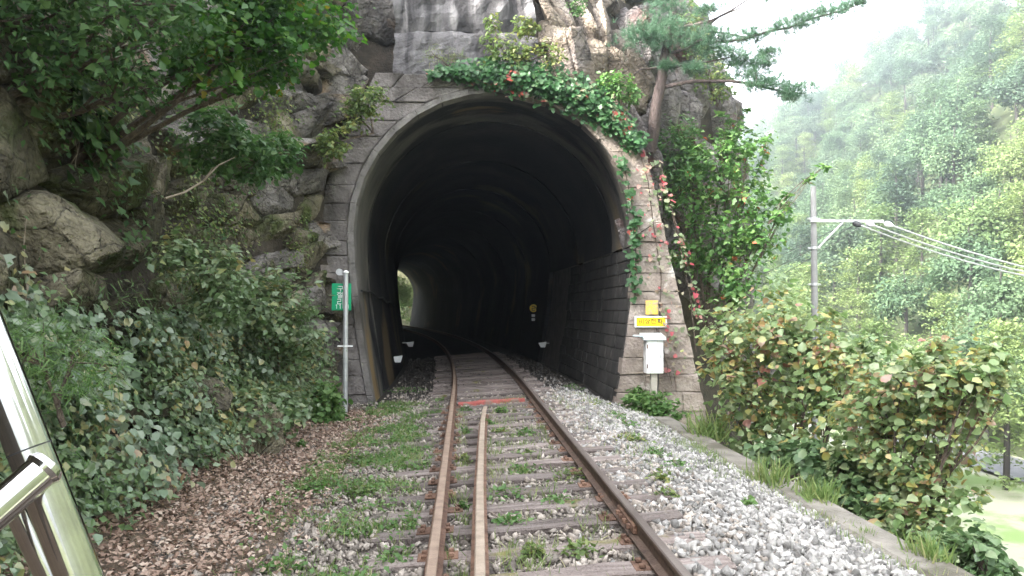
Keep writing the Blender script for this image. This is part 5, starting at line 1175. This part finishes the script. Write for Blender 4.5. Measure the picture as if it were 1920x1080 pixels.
for lm, lst in V.items():
    q = np.concatenate(lst); me = mesh_np('far_wood', q, np.arange(len(q)).reshape(-1, 3)); o = link('far_wood', me, L[lm]); tag(o, kind='stuff')
print('far trees', len(big), len(restp))
# trees outside the far end of the tunnel and one or two at the river
for k, (x_, y_, s_, vi, lb) in enumerate(((-8.6, 97, 0.85, 4, 'sunlit tree seen through the far end of the tunnel'), (-11.5, 100, 1.0, 1, 'green tree left of the far tunnel exit'), (-6.0, 108, 1.1, 0, 'pine right of the far tunnel exit'))):
    cr, tm, one, lm, kd, nv, nf = FT[vi]
    t = thing('exit_tree', lb, 'tree', (x_, y_, -0.6)); link('crown', cr, None, t); link('trunk', tm, None, t); t.scale = (s_,) * 3
shrub('exit_shrub', 'sunlit bushes just beyond the far tunnel exit', 'shrub', (-8.5, 96, -0.4), [((-8.6, 95, 1.2), (1.8, 1.2, 1.5)), ((-6.6, 97, 1.6), (1.6, 1.2, 1.7)), ((-10.6, 97, 1.5), (1.6, 1.2, 1.6)), ((-7.6, 99, 3.4), (2, 1, 1.6))], 2600, 0.22, L['tree_r'], 0, 91, stem_r=0.04)
build_grid('wooded_slope', np.linspace(-60, 40, 20), np.linspace(112, 170, 16), lambda X, Y: (Y - 112) * 0.75 - 1 + np.sin(X / 6), M['slope'], rough=0.5)
for k, (px, py, y_, s_, vi, lb) in enumerate(((1470, 560, 44, 0.62, 4, 'pale green riverside tree behind the power pole'), (1640, 600, 48, 0.75, 0, 'flat topped riverside pine right of the power pole'), (1760, 620, 46, 0.6, 4, 'yellow green riverside tree above the thicket'), (1880, 600, 44, 0.8, 0, 'large riverside pine at the right border'))):
    c = P(px, py, y_); cr, tm, one, lm, kd, nv, nf = FT[vi]
    t = thing('riverside_tree', lb, 'tree', (c[0], y_, -9.1)); link('crown', cr, None, t); link('trunk', tm, None, t); zz_ = (c[2] + 9.1) / 9.0; t.scale = (zz_ * 0.9, zz_ * 0.9, zz_)
build_grid('road', np.linspace(34, 39, 3), np.linspace(-20, 120, 30), lambda X, Y: 0 * X - 8.85, M['road_grey'])

# ------------------------------------------------------------------ haze
if HAZE:
    hm = bpy.data.materials.new('haze_air'); hm.use_nodes = True; n = hm.node_tree.nodes; n.remove(n['Principled BSDF'])
    pv = n.new('ShaderNodeVolumePrincipled'); pv.inputs['Color'].default_value = (0.86, 0.94, 1.0, 1); pv.inputs['Density'].default_value = HAZE; pv.inputs['Anisotropy'].default_value = 0.8
    hm.node_tree.links.new(pv.outputs[0], n['Material Output'].inputs['Volume'])
    mb = MB(); mb.box((-1560, -1560, -11), (1560, 1560, 100)); hz = mb.build('haze', hm); tag(hz, kind='stuff')
